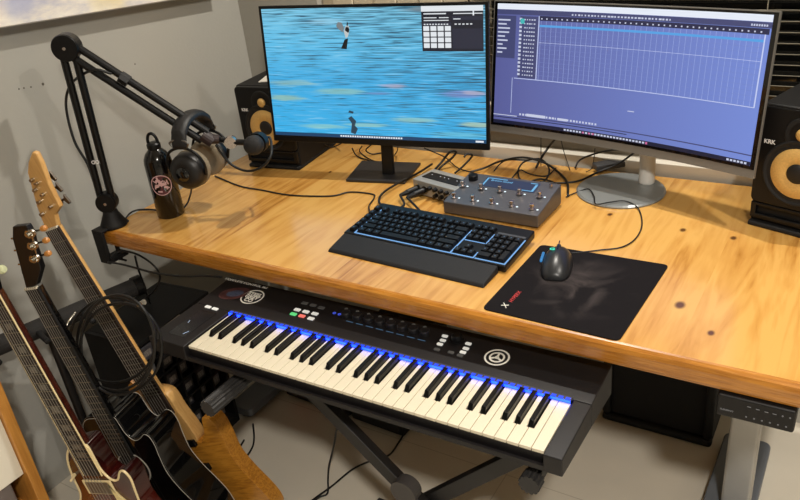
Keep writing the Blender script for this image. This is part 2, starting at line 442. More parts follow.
# ================================================================== MONITOR WITH THE BIRD PICTURE
def screen_water():
    m = bpy.data.materials.new('screen_lake_picture'); m.use_nodes = True
    nt = m.node_tree; N = nt.nodes; L = nt.links; b = N['Principled BSDF']
    b.inputs['Base Color'].default_value = (.004, .004, .005, 1); b.inputs['Roughness'].default_value = .3
    tc = N.new('ShaderNodeTexCoord')
    mp = N.new('ShaderNodeMapping'); mp.inputs['Scale'].default_value = (3.2, 46, 1); L.new(tc.outputs['UV'], mp.inputs['Vector'])
    n = N.new('ShaderNodeTexNoise'); n.inputs['Scale'].default_value = 2.2; n.inputs['Detail'].default_value = 5; n.inputs['Distortion'].default_value = .5; L.new(mp.outputs[0], n.inputs['Vector'])
    sep = N.new('ShaderNodeSeparateXYZ'); L.new(tc.outputs['UV'], sep.inputs[0])
    cr = N.new('ShaderNodeValToRGB'); L.new(sep.outputs['Y'], cr.inputs['Fac'])
    e = cr.color_ramp.elements; e[0].position = 0; e[0].color = rgb(60, 176, 232); e[1].position = 1; e[1].color = rgb(120, 196, 226)
    q = e.new(.45); q.color = rgb(66, 172, 226); q = e.new(.75); q.color = rgb(96, 190, 232)
    # dark ripples; more of them at the upper right
    add = N.new('ShaderNodeMath'); add.operation = 'MULTIPLY_ADD'; L.new(sep.outputs['X'], add.inputs[0]); add.inputs[1].default_value = .12; L.new(n.outputs['Fac'], add.inputs[2])
    add2 = N.new('ShaderNodeMath'); add2.operation = 'MULTIPLY_ADD'; L.new(sep.outputs['Y'], add2.inputs[0]); add2.inputs[1].default_value = .11; L.new(add.outputs[0], add2.inputs[2])
    mr = N.new('ShaderNodeMapRange'); L.new(add2.outputs[0], mr.inputs['Value']); mr.inputs['From Min'].default_value = .60; mr.inputs['From Max'].default_value = .80
    mx = N.new('ShaderNodeMix'); mx.data_type = 'RGBA'; L.new(mr.outputs[0], mx.inputs['Factor']); L.new(cr.outputs[0], mx.inputs['A']); mx.inputs['B'].default_value = rgb(52, 92, 116)
    # pale highlights
    mr2 = N.new('ShaderNodeMapRange'); L.new(n.outputs['Fac'], mr2.inputs['Value']); mr2.inputs['From Min'].default_value = .44; mr2.inputs['From Max'].default_value = .28; mr2.inputs['To Max'].default_value = .5
    mx2 = N.new('ShaderNodeMix'); mx2.data_type = 'RGBA'; L.new(mr2.outputs[0], mx2.inputs['Factor']); L.new(mx.outputs['Result'], mx2.inputs['A']); mx2.inputs['B'].default_value = rgb(170, 222, 240)
    # lily pads as ellipses
    col = mx2.outputs['Result']
    for (u, v, ru, rv, c) in ((.10, .43, .13, .028, (150, 190, 180)), (.07, .31, .10, .03, (165, 195, 150)), (.35, .37, .14, .03, (150, 196, 175)), (.60, .42, .07, .02, (190, 180, 200)),
                              (.52, .36, .08, .012, (120, 140, 190)), (.90, .37, .11, .035, (130, 130, 190)), (.95, .38, .06, .02, (190, 180, 195)), (.25, .085, .14, .02, (150, 205, 190)), (.46, .11, .12, .02, (160, 205, 180)), (.68, .16, .12, .025, (160, 205, 185)), (.96, .14, .09, .025, (190, 205, 150)), (.88, .06, .16, .025, (110, 190, 210)), (.3, .9, .12, .03, (150, 205, 230)), (.80, .98, .16, .03, (110, 90, 80)), (.86, .86, .1, .01, (80, 85, 90))):
        d = N.new('ShaderNodeVectorMath'); d.operation = 'SUBTRACT'; L.new(tc.outputs['UV'], d.inputs[0]); d.inputs[1].default_value = (u, v, 0)
        s = N.new('ShaderNodeVectorMath'); s.operation = 'MULTIPLY'; L.new(d.outputs[0], s.inputs[0]); s.inputs[1].default_value = (1 / ru, 1 / rv, 0)
        ln = N.new('ShaderNodeVectorMath'); ln.operation = 'LENGTH'; L.new(s.outputs[0], ln.inputs[0])
        nn = N.new('ShaderNodeMath'); nn.operation = 'MULTIPLY_ADD'; L.new(n.outputs['Fac'], nn.inputs[0]); nn.inputs[1].default_value = 1.6; L.new(ln.outputs['Value'], nn.inputs[2])
        k = N.new('ShaderNodeMapRange'); k.inputs['From Min'].default_value = 1.8; k.inputs['From Max'].default_value = 1.35; k.inputs['To Max'].default_value = .6; L.new(nn.outputs[0], k.inputs['Value'])
        x = N.new('ShaderNodeMix'); x.data_type = 'RGBA'; L.new(k.outputs[0], x.inputs['Factor']); L.new(col, x.inputs['A']); x.inputs['B'].default_value = rgb(*c); col = x.outputs['Result']
    L.new(col, b.inputs['Emission Color']); b.inputs['Emission Strength'].default_value = 1.0
    return m
def solve_plane(c, yaw, tilt, roll):
    return Matrix.Translation(c) @ Euler((0, 0, yaw)).to_matrix().to_4x4() @ Euler((tilt, roll, 0)).to_matrix().to_4x4()
m1 = thing('monitor', 'flat black monitor on a square foot showing a bird over blue water', 'monitor', matrix=solve_plane((.564, .56, T + .2995), .20, -.085, .02))
W1, H1 = .657, .384
link('bezel', box(B(), -W1 / 2, W1 / 2, 0, .012, -H1 / 2, H1 / 2), M_black, m1, bevel=.002)
link('rear_housing', box(B(), -W1 * .36, W1 * .36, .012, .04, -H1 * .4, H1 * .3), M_black, m1, bevel=.012, seg=3)
def uvquad(name, x0, x1, z0, z1, y, m, parent):
    b = B(); v = [b.verts.new(p) for p in ((x0, y, z0), (x1, y, z0), (x1, y, z1), (x0, y, z1))]
    v2 = [b.verts.new((q.co.x, y + .0004, q.co.z)) for q in v]
    f = b.faces.new(v); b.faces.new(v2[::-1])
    for i in range(4): b.faces.new((v[i], v2[i], v2[(i + 1) % 4], v[(i + 1) % 4]))
    uv = b.loops.layers.uv.new('UVMap')
    for ff in b.faces:
        for l in ff.loops: l[uv].uv = ((l.vert.co.x - x0) / (x1 - x0), (l.vert.co.z - z0) / (z1 - z0))
    return link(name, b, m, parent)
sx, sz0, sz1 = W1 / 2 - .009, -H1 / 2 + .019, H1 / 2 - .008
scr1 = uvquad('screen', -sx, sx, sz0, sz1, -.0006, screen_water(), m1)
def s1(u, v): return (-sx + 2 * sx * u, sz0 + (sz1 - sz0) * v)
def flat(name, polys, y, m, parent):
    b = B()
    for p in polys:
        prism(b, [s1(*q) for q in p], 0, .0003)
    bmesh.ops.transform(b, matrix=Matrix.Translation((0, y, 0)) @ Matrix.Rotation(pi / 2, 4, 'X'), verts=b.verts)
    return link(name, b, m, parent)
def R4(u0, u1, v0, v1): return ((u0, v0), (u1, v0), (u1, v1), (u0, v1))
flat('task_bar', [R4(0, 1, 0, .028)], -.0008, emis('ui_taskbar', rgb(24, 66, 104), 1), scr1)
flat('task_icons', [R4(.33 + i * .0115, .338 + i * .0115, .007, .02) for i in range(26)] + [R4(.955, .99, .006, .02)], -.0012, emis('ui_white', rgb(225, 230, 235), 1), scr1)
flat('app_window', [R4(.735, .993, .68, .985)], -.0008, emis('ui_dark', rgb(30, 32, 44), 1), scr1)
flat('app_panels', [R4(.74, .86, .862, .885), R4(.865, .99, .90, .925), R4(.865, .99, .70, .84)], -.0011, emis('ui_dark2', rgb(42, 44, 60), 1), scr1)
ww = [R4(.735, .993, .962, 1.0)] + [R4(.742 + i * .0305, .767 + i * .0305, .705 + j * .0405, .738 + j * .0405) for i in range(4) for j in range(4)]
ww += [R4(.745, .84, .942, .950), R4(.745, .80, .915, .921), R4(.81, .85, .915, .921), R4(.745, .85, .896, .902), R4(.87, .90, .905, .911), R4(.87, .99, .942, .948), R4(.95, .956, .93, .97)]
ww += [R4(.745 + i * .012, .752 + i * .012, .868, .876) for i in range(9)] + [R4(.875 + i * .016, .884 + i * .016, .868, .876) for i in range(5)]
flat('pad_grid', ww, -.0013, emis('ui_white', rgb(225, 230, 235), 1), scr1)
# small grey and black bird seen flying, and its reflection
def bl(pts, s=1.0, du=0, dv=0, flip=1): return [tuple((.388 + (x * .0135) * s + du, .81 + flip * (y * .028) * s + dv)) for x, y in pts]
flat('bird_body', [bl([(.4, -1.2), (1.1, -.8), (1.6, .2), (1.9, 1.6), (1.4, 2.3), (.6, 2.0), (-.1, .6)])], -.0012, emis('bird_white', rgb(200, 205, 205), .9), scr1)
flat('bird_black', [bl([(.3, .9), (1.4, .2), (1.9, 1.0), (1.6, 1.7), (.7, 1.8)]), bl([(-1.5, -3.9), (.4, -4.1), (1.2, -1.2), (.0, -1.5)]), bl([(1.2, 1.8), (1.6, 2.6), (1.3, 3.2), (1.0, 2.4)])], -.0015, emis('bird_black', rgb(18, 20, 24), 1), scr1)
flat('bird_wing', [bl([(.1, 1.5), (-.6, 2.9), (-1.9, 3.1), (-2.6, 2.1), (-1.7, 1.1), (-.4, .4)])], -.0014, emis('bird_grey', rgb(125, 132, 136), .9), scr1)
flat('bird_reflection', [bl([(-.4, -27.4), (1.2, -27.8), (2.2, -26.2), (1.2, -25.3), (1.8, -24.0), (.2, -22.6), (-1.0, -23.2), (.2, -24.7)]), bl([(-.8, -21.6), (.8, -21.9), (1.2, -21.3), (-.4, -21.0)])], -.0010, emis('bird_shadow', rgb(40, 66, 84), 1), scr1)
stand = link('neck', box(B(), -.003, .033, .036, .052, -.292, -.05), M_black, m1, bevel=.004)
b = B(); q = [atz(346, 182, 0), atz(405, 184.5, 0), atz(421, 165, 0), atz(362, 163, 0)]
cc = sum(q, Vector()) / 4
mi = m1.matrix_world.inverted()
hexa(b, [mi @ Vector((p.x, p.y, T + .0005)) for p in q], [mi @ Vector((p.x, p.y, T + .0085)) for p in q])
link('stand_base', b, mat('stand_grey', rgb(38, 37, 38), .45), m1, bevel=.002)
# ================================================================== CURVED MONITOR
m2 = thing('curved_monitor', 'curved silver-backed monitor on a round foot showing a blue audio timeline', 'monitor', matrix=solve_plane((1.212, .65, T + .300), -.234, -.145, -.012))
W2, H2 = .727, .345; RC = 1.8
# corners measured on the photograph's outline of the curved panel
CUR = {}
def sp(u, v, off=0.0):         # u across 0..1, v up 0..1 on the curved front, off towards the viewer
    a = (u - .5) * W2 / RC
    x = RC * sin(a); y = -RC * (1 - cos(a)) - off * cos(a) + .012
    x -= off * 0
    return Vector((x, y, (v - .5) * H2))
def cpatch(b, u0, u1, v0, v1, off, th=.0003, n=None):
    n = n or max(1, int((u1 - u0) * 24))
    A = [[b.verts.new(sp(u0 + (u1 - u0) * i / n, v, o)) for i in range(n + 1)] for v, o in ((v0, off), (v1, off), (v1, off - th), (v0, off - th))]
    for r in range(4):
        P, Q = A[r], A[(r + 1) % 4]
        for i in range(n): b.faces.new((P[i], P[i + 1], Q[i + 1], Q[i]))
    b.faces.new([A[r][0] for r in range(4)]); b.faces.new([A[r][n] for r in range(4)])
    return b
M_silver = mat('silver_plastic', rgb(128, 125, 120), .4, .4)
link('bezel', cpatch(B(), 0, 1, 0, 1, 0, .008, 28), M_silver, m2)
b = cpatch(B(), .004, .996, .055, .993, .001, .002, 28)
link('black_border', b, M_blackg, m2)
link('rear_housing', cpatch(B(), .12, .88, .1, .9, -.016, .03, 20), mat('monitor_white', rgb(215, 212, 206), .4), m2)
b = cpatch(B(), .016, .982, .075, .978, .0016)
def screen_daw():
    m = bpy.data.materials.new('screen_audio_software'); m.use_nodes = True
    nt = m.node_tree; N = nt.nodes; L = nt.links; p = N['Principled BSDF']
    p.inputs['Base Color'].default_value = (.004, .004, .005, 1); p.inputs['Roughness'].default_value = .4
    tc = N.new('ShaderNodeTexCoord'); n = N.new('ShaderNodeTexNoise'); n.inputs['Scale'].default_value = 3; L.new(tc.outputs['Object'], n.inputs['Vector'])
    sep = N.new('ShaderNodeSeparateXYZ'); L.new(tc.outputs['Object'], sep.inputs[0])
    mr = N.new('ShaderNodeMapRange'); L.new(sep.outputs['X'], mr.inputs['Value']); mr.inputs['From Min'].default_value = -.36; mr.inputs['From Max'].default_value = .36
    mx = N.new('ShaderNodeMix'); mx.data_type = 'RGBA'; L.new(mr.outputs[0], mx.inputs['Factor']); mx.inputs['A'].default_value = rgb(88, 92, 150); mx.inputs['B'].default_value = rgb(116, 138, 212)
    L.new(mx.outputs['Result'], p.inputs['Emission Color']); p.inputs['Emission Strength'].default_value = 1.0
    return m
scr2 = link('screen', b, screen_daw(), m2)
def U(u): return .016 + .966 * u
def V(v): return .075 + .903 * v
def ui(name, rects, off, m):
    b = B()
    for (u0, u1, v0, v1) in rects: cpatch(b, U(u0), U(u1), V(v0), V(v1), off)
    return link(name, b, m, scr2)
ui('title_bar', [(0, 1, .955, 1.0)], .0020, emis('ui2_bright', rgb(228, 234, 246), 1))
ui('tool_bar', [(0, 1, .915, .953), (0, 1, .07, .078)], .0020, emis('ui2_slate', rgb(66, 70, 112), 1))
ui('ruler', [(.17, .995, .875, .912)], .0020, emis('ui2_dark', rgb(38, 40, 72), 1))
ui('task_bar', [(0, 1, .0, .03), (.0, .55, .052, .058)], .0021, emis('ui2_black', rgb(22, 26, 52), 1))
ui('blue_track', [(.175, .985, .825, .842)], .0022, emis('ui2_cyan', rgb(84, 160, 226), 1))
g = [(.18 + i * .0202, .1808 + i * .0202, .40, .872) for i in range(40)]
ui('beat_lines', g, .0021, emis('ui2_grid', rgb(164, 178, 228), 1))
ui('track_lines', [(.175, .985, .40 + k * .0355, .4016 + k * .0355) for k in range(12)], .0021, emis('ui2_grid2', rgb(112, 128, 190), 1))
ui('panel_lines', [(.175, .985, .70, .7025), (.08, .985, .395, .400), (.170, .173, .395, .91), (.982, .986, .40, .875), (.072, .0735, .1, .40)], .0023, emis('ui2_line', rgb(196, 206, 240), 1))
ui('track_list', [(.095, .168, .405, .905), (.0, .078, .56, .905)], .00195, emis('ui2_slate', rgb(66, 70, 112), 1))
wr = []
rnd = random.Random(3)
for k in range(15):
    v = .425 + k * .032
    wr.append((.093, .103, v, v + .018)); 
    for j in range(5): wr.append((.113 + j * .0095, .113 + j * .0095 + rnd.uniform(.003, .007), v, v + .010))
for k in range(9): wr.append((.005, .005 + rnd.uniform(.02, .05), .60 + k * .033, .612 + k * .033))
for i in range(40): wr.append((.18 + i * .0202, .185 + i * .0202, .885, .895))
for i in range(30): wr.append((.30 + i * .0125, .30 + i * .0125 + rnd.uniform(.004, .010), .924, .936))
for i in range(7): wr.append((.935 + i * .008, .940 + i * .008, .925, .938))
for i in range(26): wr.append((.11 + i * .0125, .11 + i * .0125 + rnd.uniform(.004, .011), .088, .104))
wr += [(.0, .10, .072, .078), (.14, .22, .085, .108), (.27, .31, .085, .105), (.545, .57, .235, .241)]
ui('interface_icons', wr, .0025, emis('ui2_text', rgb(206, 212, 236), .9))
ui('task_icons', [(.30 + i * .0125, .308 + i * .0125, .008, .022) for i in range(26)] + [(.92 + i * .012, .928 + i * .012, .008, .022) for i in range(6)], .0026, emis('ui2_text', rgb(206, 212, 236), .9))
ui('pink_icons', [(.375, .382, .008, .022), (.40, .407, .008, .022), (.415, .422, .008, .022), (.625, .632, .006, .024)], .0028, emis('ui2_pink', rgb(214, 110, 160), .9))
ui('teal_mark', [(.097, .113, .845, .885)], .0027, emis('ui2_teal', rgb(70, 190, 190), .9))
# round foot and neck
el = [atz(px, py, 0) for px, py in ((577, 189), (667, 193), (622, 175), (618, 210))]
fc = Vector((sum(p.x for p in el) / 4, sum(p.y for p in el) / 4, T)); fr_ = .111
mi2 = m2.matrix_world.inverted()
b = lathe(B(), [(fr_, .0005), (fr_ + .001, .004), (fr_ - .003, .008), (0, .009)], mi2 @ Matrix.Translation(fc), 56)
link('round_base', b, mat('foot_silver', rgb(138, 142, 143), .3, .35), m2, smooth=False)
b = B(); n0 = fc + Vector((.045, .075, .006)); n1 = fc + Vector((.01, .05, .20)); 
tube(b, [mi2 @ (fc + Vector((.050, .058, .004))), mi2 @ (fc + Vector((.048, .066, .07))), mi2 @ (fc + Vector((.036, .066, .18)))], .020, 20)
link('neck', b, mat('monitor_white', rgb(215, 212, 206), .4), m2, smooth=True)

# ================================================================== SPEAKERS
M_cone = mat('kevlar_yellow', rgb(206, 166, 96), .5, noise=.12, nscale=250)
def speaker(label, loc, yaw, ht, wd=.19, dp=.24):
    s = thing('studio_speaker', label, 'speaker', loc, (0, 0, yaw))
    link('cabinet', box(B(), 0, wd, .012, dp, .010, ht), M_blackm, s, bevel=.006, seg=3)
    # front baffle with chamfered lower slot
    b = B(); prism(b, rrect(.002, wd - .002, .062, ht - .002, .012), 0, .014, Matrix.Translation((0, .013, 0)) @ Matrix.Rotation(pi / 2, 4, 'X'))
    link('baffle', b, mat('baffle_black', rgb(13, 12, 13), .42, spec=.3), s, bevel=.003)
    b = B(); box(b, .014, wd - .014, .001, .013, .022, .033); box(b, .014, wd - .014, .001, .013, .052, .060); box(b, .004, .016, .001, .013, .022, .060); box(b, wd - .016, wd - .004, .001, .013, .022, .060)
    link('bass_port', b, M_black, s, bevel=.002)
    b = box(B(), .001, wd - .001, .0, dp, 0, .012); link('foam_pad', b, M_rubber, s, bevel=.004)
    cz, tz = .138 * ht / .285 + .008, .232 * ht / .285
    cx = wd / 2
    def fm(z, y=0): return Matrix.Translation((cx, y, z)) @ Matrix.Rotation(pi / 2, 4, 'X')
    woofer = link('woofer', lathe(B(), [(.074, -.004), (.074, .003), (.070, .005), (.067, .002), (.062, .001), (.058, .003), (.052, .000)], fm(cz), 48), M_rubber, s, smooth=True)
    link('cone', lathe(B(), [(.056, .0015), (.055, .0030), (.022, .0016), (.018, -.002)], fm(cz, -.001), 48), M_cone, woofer, smooth=True)
    link('dust_cap', lathe(B(), [(.0225, -.001), (.0215, .003), (.016, .0055), (.008, .007), (0, .0072)], fm(cz, -.001), 32), mat('dust_cap', rgb(14, 14, 15), .6), woofer, smooth=True)
    tw = link('tweeter', lathe(B(), [(.037, -.004), (.037, .002), (.034, .003), (.020, -.001), (.016, 0)], fm(tz), 40), M_rubber, s, smooth=True)
    link('dome', lathe(B(), [(.0140, 0), (.0132, .003), (.008, .006), (0, .0068)], fm(tz, -.001), 32), M_cone, tw, smooth=True)
    text('logo', 'KRK', .0125, mat('logo_white', rgb(220, 220, 220), .5), s, Matrix.Translation((.030, -.0024, .206 * ht / .285)) @ Matrix.Rotation(pi / 2, 4, 'X'), bold=.0004)
    return s
pL = atz(249, 167, 0); pR = atz(746, 225, 0)
sL = speaker('black studio speaker with yellow cone, behind the left monitor and boom arm', (pL.x, pL.y, T), .12, .262)
sR = speaker('black studio speaker with yellow cone at the right edge, beside the curved monitor', (pR.x, pR.y + .004, T), -.30, .285)
o = link('sheet_of_paper', box(B(), 0, .10, 0, .14, 0, .002), mat('paper_white', rgb(205, 200, 190), .8), rot=(0, 0, .35)); o.location = (pL.x + .06, pL.y + .05, T + .2625)
tag(o, 'pale folded leaflet lying on top of the left speaker', 'paper')
o = link('small_case', box(B(), 0, .11, 0, .05, 0, .022), M_blackm, bevel=.003, rot=(0, 0, .2)); o.location = (pL.x + .0, pL.y + .18, T + .2625)
tag(o, 'flat black case on the back of the left speaker', 'case')

# ================================================================== COMPUTER KEYBOARD
A = atz(327, 252, 0); Bp = atz(484, 289, 0)
kyaw = math.atan2(Bp.y - A.y, Bp.x - A.x); KW = (Bp - A).length
kb = thing('computer_keyboard', 'black wired keyboard with wrist rest and pale blue backlight in front of the left monitor', 'keyboard', (A.x, A.y, T), (0, 0, kyaw))
b = B(); hexa(b, [(0, 0, .0005), (KW, 0, .0005), (KW - .003, .074, .0005), (-.003, .074, .0005)], [(.004, .006, .008), (KW - .004, .006, .008), (KW - .004, .073, .019), (.0, .073, .019)])
link('wrist_rest', b, mat('rest_grey', rgb(26, 26, 28), .6, spec=.3, bump=.3, bscale=900), kb, bevel=.003, seg=3)
X0, X1, Y0, Y1 = -.006, KW + .012, .076, .236
b = B(); hexa(b, [(X0, Y0, .002), (X1, Y0, .002), (X1 - .004, Y1, .012), (X0 + .006, Y1, .012)], [(X0, Y0, .018), (X1, Y0, .018), (X1 - .004, Y1, .032), (X0 + .006, Y1, .032)])
link('body', b, M_black, kb, bevel=.004, seg=3)
b = B(); box(b, .10, .13, Y1 - .02, Y1 - .005, 0, .014); box(b, KW - .13, KW - .10, Y1 - .02, Y1 - .005, 0, .014); link('riser_feet', b, M_rubber, kb)
un = (X1 - X0 - .022) / 24.0; ur = .0202
ta = math.atan2(.014, Y1 - Y0)
KM = Matrix.Translation((X0 + .011, Y0 + .010, .0190)) @ Matrix.Rotation(ta, 4, 'X')
M_key = mat('keycap_black', rgb(12, 12, 14), .45, spec=.3)
keys = []
def row(r, x, widths):
    for wk in widths:
        if wk > 0: keys.append((x, r, wk, 1))
        x += abs(wk)
mx_ = 1.35
for r in range(6): keys.append((0, r, 1, 1))                       # macro column
row(5, mx_, [1, -1, 1, 1, 1, 1, -.5, 1, 1, 1, 1, -.5, 1, 1, 1, 1])
row(4, mx_, [1] * 13 + [2]); row(3, mx_, [1.5] + [1] * 12 + [1.5]); row(2, mx_, [1.75] + [1] * 11 + [2.25])
row(1, mx_, [2.25] + [1] * 10 + [2.75]); row(0, mx_, [1.25, 1.25, 1.25, 6.25, 1.25, 1.25, 1.25, 1.25])
nx = mx_ + 15.4
row(5, nx, [1, 1, 1]); row(4, nx, [1, 1, 1]); row(3, nx, [1, 1, 1]); row(1, nx + 1, [1]); row(0, nx, [1, 1, 1])
px_ = nx + 3.4
row(4, px_, [1] * 4); row(3, px_, [1] * 3); keys.append((px_ + 3, 2, 1, 2)); row(2, px_, [1] * 3); row(1, px_, [1] * 3); keys.append((px_ + 3, 0, 1, 2)); row(0, px_, [2, 1])
def keycap(b, x, r, wk, hk):
    y = r * ur + (.004 if r == 5 else 0); x0 = x * un + .0009; x1 = (x + wk) * un - .0009; y0 = y + .0009; y1 = y + hk * ur - .0009
    hexa(b, [KM @ Vector(p) for p in ((x0, y0, 0), (x1, y0, 0), (x1, y1, 0), (x0, y1, 0))],
         [KM @ Vector(p) for p in ((x0 + .002, y0 + .0016, .008), (x1 - .002, y0 + .0016, .008), (x1 - .002, y1 - .0024, .0078), (x0 + .002, y1 - .0024, .0078))])
keys.sort(key=lambda k: -k[2] * k[3])
for k in keys[:100]:
    b = B(); keycap(b, *k); link('keycap', b, M_key, kb)
if len(keys) > 100:
    b = B()
    for k in keys[100:]: keycap(b, *k)
    o = link('keycaps', b, M_key, kb); o['kind'] = 'stuff'
M_glow = emis('key_backlight', rgb(130, 185, 245), .9)
b = B()
def gl_(x0, x1, y0, y1): box(b, x0 * un, x1 * un, y0, y1, -.0002, .0012, KM)
gl_(mx_ - .28, mx_ - .12, -.004, 5.9 * ur); gl_(mx_ - .28, mx_ + 15.2, -.0045, -.002); gl_(mx_ + 15.1, mx_ + 15.26, -.004, 5 * ur)
gl_(nx - .1, nx + 3.1, -.0045, -.002); gl_(nx, nx + 3, 2.86 * ur, 2.94 * ur); gl_(nx + 3.1, nx + 3.24, 2.9 * ur, 5 * ur)
gl_(px_, px_ + 4.15, -.0045, -.002); gl_(px_ + 4.1, px_ + 4.26, -.0045, 5 * ur); gl_(nx + 3.1, nx + 3.24, -.004, 1 * ur)
link('backlight_strip', b, M_glow, kb)
b = B()
random.seed(5)
for (x, r, wk, hk) in keys:
    if hk == 1 and wk < 2:
        cx, cy = (x + wk / 2) * un, r * ur + (.004 if r == 5 else 0) + ur * .5
        box(b, cx - .0014, cx + .0014, cy - .0014, cy + .0016, .0079, .0083, KM)
link('key_legend', b, emis('legend_blue', rgb(120, 160, 200), .35), kb)
b = box(B(), px_ * un, (px_ + 4) * un, 5.25 * ur, 5.6 * ur, .0, .0016, KM); link('media_strip', b, mat('media_grey', rgb(70, 72, 76), .3), kb)

# ================================================================== MOUSE PAD AND MOUSE
mc = [atz(482, 309.5, 0), atz(619, 342, 0), atz(669, 266, 0), atz(541, 245.5, 0)]
ux = (mc[1] - mc[0]).normalized()
pts = []
for i in range(4):
    p, a, c = mc[i], mc[i - 1], mc[(i + 1) % 4]
    ra = (a - p).normalized() * .013; rc = (c - p).normalized() * .013
    for t in range(7):
        u = t / 6; q_ = (p + ra) * (1 - u) ** 2 + p * 2 * u * (1 - u) + (p + rc) * u * u
        pts.append((q_.x, q_.y))
pad = thing('mouse_pad', 'black cloth mouse mat with worn pale scuffs in front of the curved monitor', 'mouse mat', (0, 0, 0))
def pad_mat():
    m = bpy.data.materials.new('mat_cloth'); m.use_nodes = True
    nt = m.node_tree; N = nt.nodes; L = nt.links; p = N['Principled BSDF']; p.inputs['Roughness'].default_value = .9; p.inputs['Specular IOR Level'].default_value = .15
    tc = N.new('ShaderNodeTexCoord'); n = N.new('ShaderNodeTexNoise'); n.inputs['Scale'].default_value = 9; n.inputs['Detail'].default_value = 7; n.inputs['Distortion'].default_value = 1.0
    L.new(tc.outputs['Object'], n.inputs['Vector'])
    c0 = (mc[0] + mc[1] + mc[2] + mc[3]) / 4
    d = N.new('ShaderNodeVectorMath'); d.operation = 'DISTANCE'; L.new(tc.outputs['Object'], d.inputs[0]); d.inputs[1].default_value = (c0.x, c0.y, T)
    mr = N.new('ShaderNodeMapRange'); L.new(d.outputs['Value'], mr.inputs['Value']); mr.inputs['From Min'].default_value = .02; mr.inputs['From Max'].default_value = .14; mr.inputs['To Min'].default_value = 1; mr.inputs['To Max'].default_value = 0
    m2_ = N.new('ShaderNodeMapRange'); L.new(n.outputs['Fac'], m2_.inputs['Value']); m2_.inputs['From Min'].default_value = .48; m2_.inputs['From Max'].default_value = .72
    mu = N.new('ShaderNodeMath'); mu.operation = 'MULTIPLY'; L.new(mr.outputs[0], mu.inputs[0]); L.new(m2_.outputs[0], mu.inputs[1])
    mx = N.new('ShaderNodeMix'); mx.data_type = 'RGBA'; L.new(mu.outputs[0], mx.inputs['Factor']); mx.inputs['A'].default_value = rgb(19, 16, 18); mx.inputs['B'].default_value = rgb(74, 67, 66)
    L.new(mx.outputs['Result'], p.inputs['Base Color'])
    return m
link('cloth', prism(B(), pts, T + .0003, T + .003), pad_mat(), pad, bevel=.0006)
lp_ = atz(513, 298, .003); lv = (atz(519, 291, .003) - atz(506, 305, .003))
la = math.atan2(lv.y, lv.x)
text('logo_text', 'HYPERX', .0125, mat('logo_red', rgb(190, 50, 50), .6), pad, Matrix.Translation((lp_.x + .002, lp_.y + .006, T + .0032)) @ Matrix.Rotation(la, 4, 'Z'), shear=.2)
text('logo_mark', 'X', .020, M_white, pad, Matrix.Translation((atz(505, 307, .003).x - .002, atz(505, 306, .003).y, T + .0032)) @ Matrix.Rotation(la, 4, 'Z'), shear=.35)

mp0 = atz(557, 268, .003)
mo = thing('mouse', 'dark grey gaming mouse with a green glowing mark on the black mat', 'mouse', (mp0.x, mp0.y, T + .003), (0, 0, radians(14)))
def mouse_shell(z0, z1f, grow=0, ys=-.058, ye=.058):
    b = B(); n = 18; rings = []
    for i in range(n + 1):
        t = i / n; y = ys + (ye - ys) * t
        wv = .037 * (sin(pi * min(1, max(0, (y + .063) / .126))) ** .42) * (1 - .12 * cos((y) * 40)) + grow
        hv = z1f * (sin(pi * min(1, max(0, (y + .064) / .140))) ** .6)
        rings.append([b.verts.new((wv * cos(a) * (1.0), y, z0 + max(.0, hv * sin(a)))) for a in [pi * j / 14 for j in range(15)]])
    for p, q in zip(rings, rings[1:]):
        for j in range(14): b.faces.new((p[j], p[j + 1], q[j + 1], q[j]))
        b.faces.new((p[0], q[0], q[14], p[14]))
    b.faces.new(rings[0]); b.faces.new(rings[-1][::-1])
    return b
M_mouse = mat('mouse_grey', rgb(32, 33, 36), .35, noise=.05)
link('shell', mouse_shell(.001, .039), M_mouse, mo, smooth=True)
b = B(); box(b, -.0012, .0012, .012, .052, .028, .0405); link('button_gap', b, M_blackg, mo)
link('scroll_wheel', cyl(B(), (-.004, .033, .029), (.004, .033, .029), .011, n=24), M_rubber, mo, bevel=.001)
b = B(); box(b, -.0355, -.030, -.012, .010, .018, .024); box(b, -.0355, -.030, .012, .030, .017, .023); link('side_button', b, mat('side_btn', rgb(30, 60, 90), .3, emit=rgb(60, 150, 220), estr=.6), mo, bevel=.002)
text('glowing_logo', 'G', .016, emis('logo_green', rgb(60, 230, 190), 1.2), mo, Matrix.Translation((-.011, .010, .0408)) @ Matrix.Rotation(radians(-4), 4, 'X'), bold=.0005)
cable('thin mouse cable curving from the black mat back to the round foot', [atz(558, 253, .012), atz(573, 253, .004), atz(600, 250, .003), atz(622, 247, .003), atz(636, 238, .003), atz(642, 224, .003), atz(638, 208, .005), atz(625, 201, .013), atz(611, 202, .013), atz(596, 204, .014), atz(594, 196, .014), atz(588, 189, .013), atz(575, 193, .004), atz(566, 197, .003)], .0017)
# ================================================================== FLOOR MODELER (metal effects unit)
hz = .036
q0 = [atz(444, 214, .0), atz(538, 229.5, .0)]
d0 = (q0[1] - q0[0]); gyaw = math.atan2(d0.y, d0.x); GW = d0.length
bk = atz(566, 190, .056); GDv = Vector((bk.x - q0[1].x, bk.y - q0[1].y)); GD = (GDv.x * -sin(gyaw) + GDv.y * cos(gyaw)) * 1.22
gu = thing('guitar_effects_unit', 'grey metal floor effects unit with footswitches and a lit blue display', 'effects unit', (q0[0].x, q0[0].y, T), (0, 0, gyaw))
hF, hB = .036, .058; GS = GD * .52
b = B(); prof = [(0, .004), (0, hF), (GS, hF + .010), (GS + .004, hF + .013), (GD, hB), (GD, .004)]
A_ = [[b.verts.new((x, y, z)) for y, z in prof] for x in (0, GW)]
for i in range(6): b.faces.new((A_[0][i], A_[0][(i + 1) % 6], A_[1][(i + 1) % 6], A_[1][i]))
b.faces.new(A_[0][::-1]); b.faces.new(A_[1])
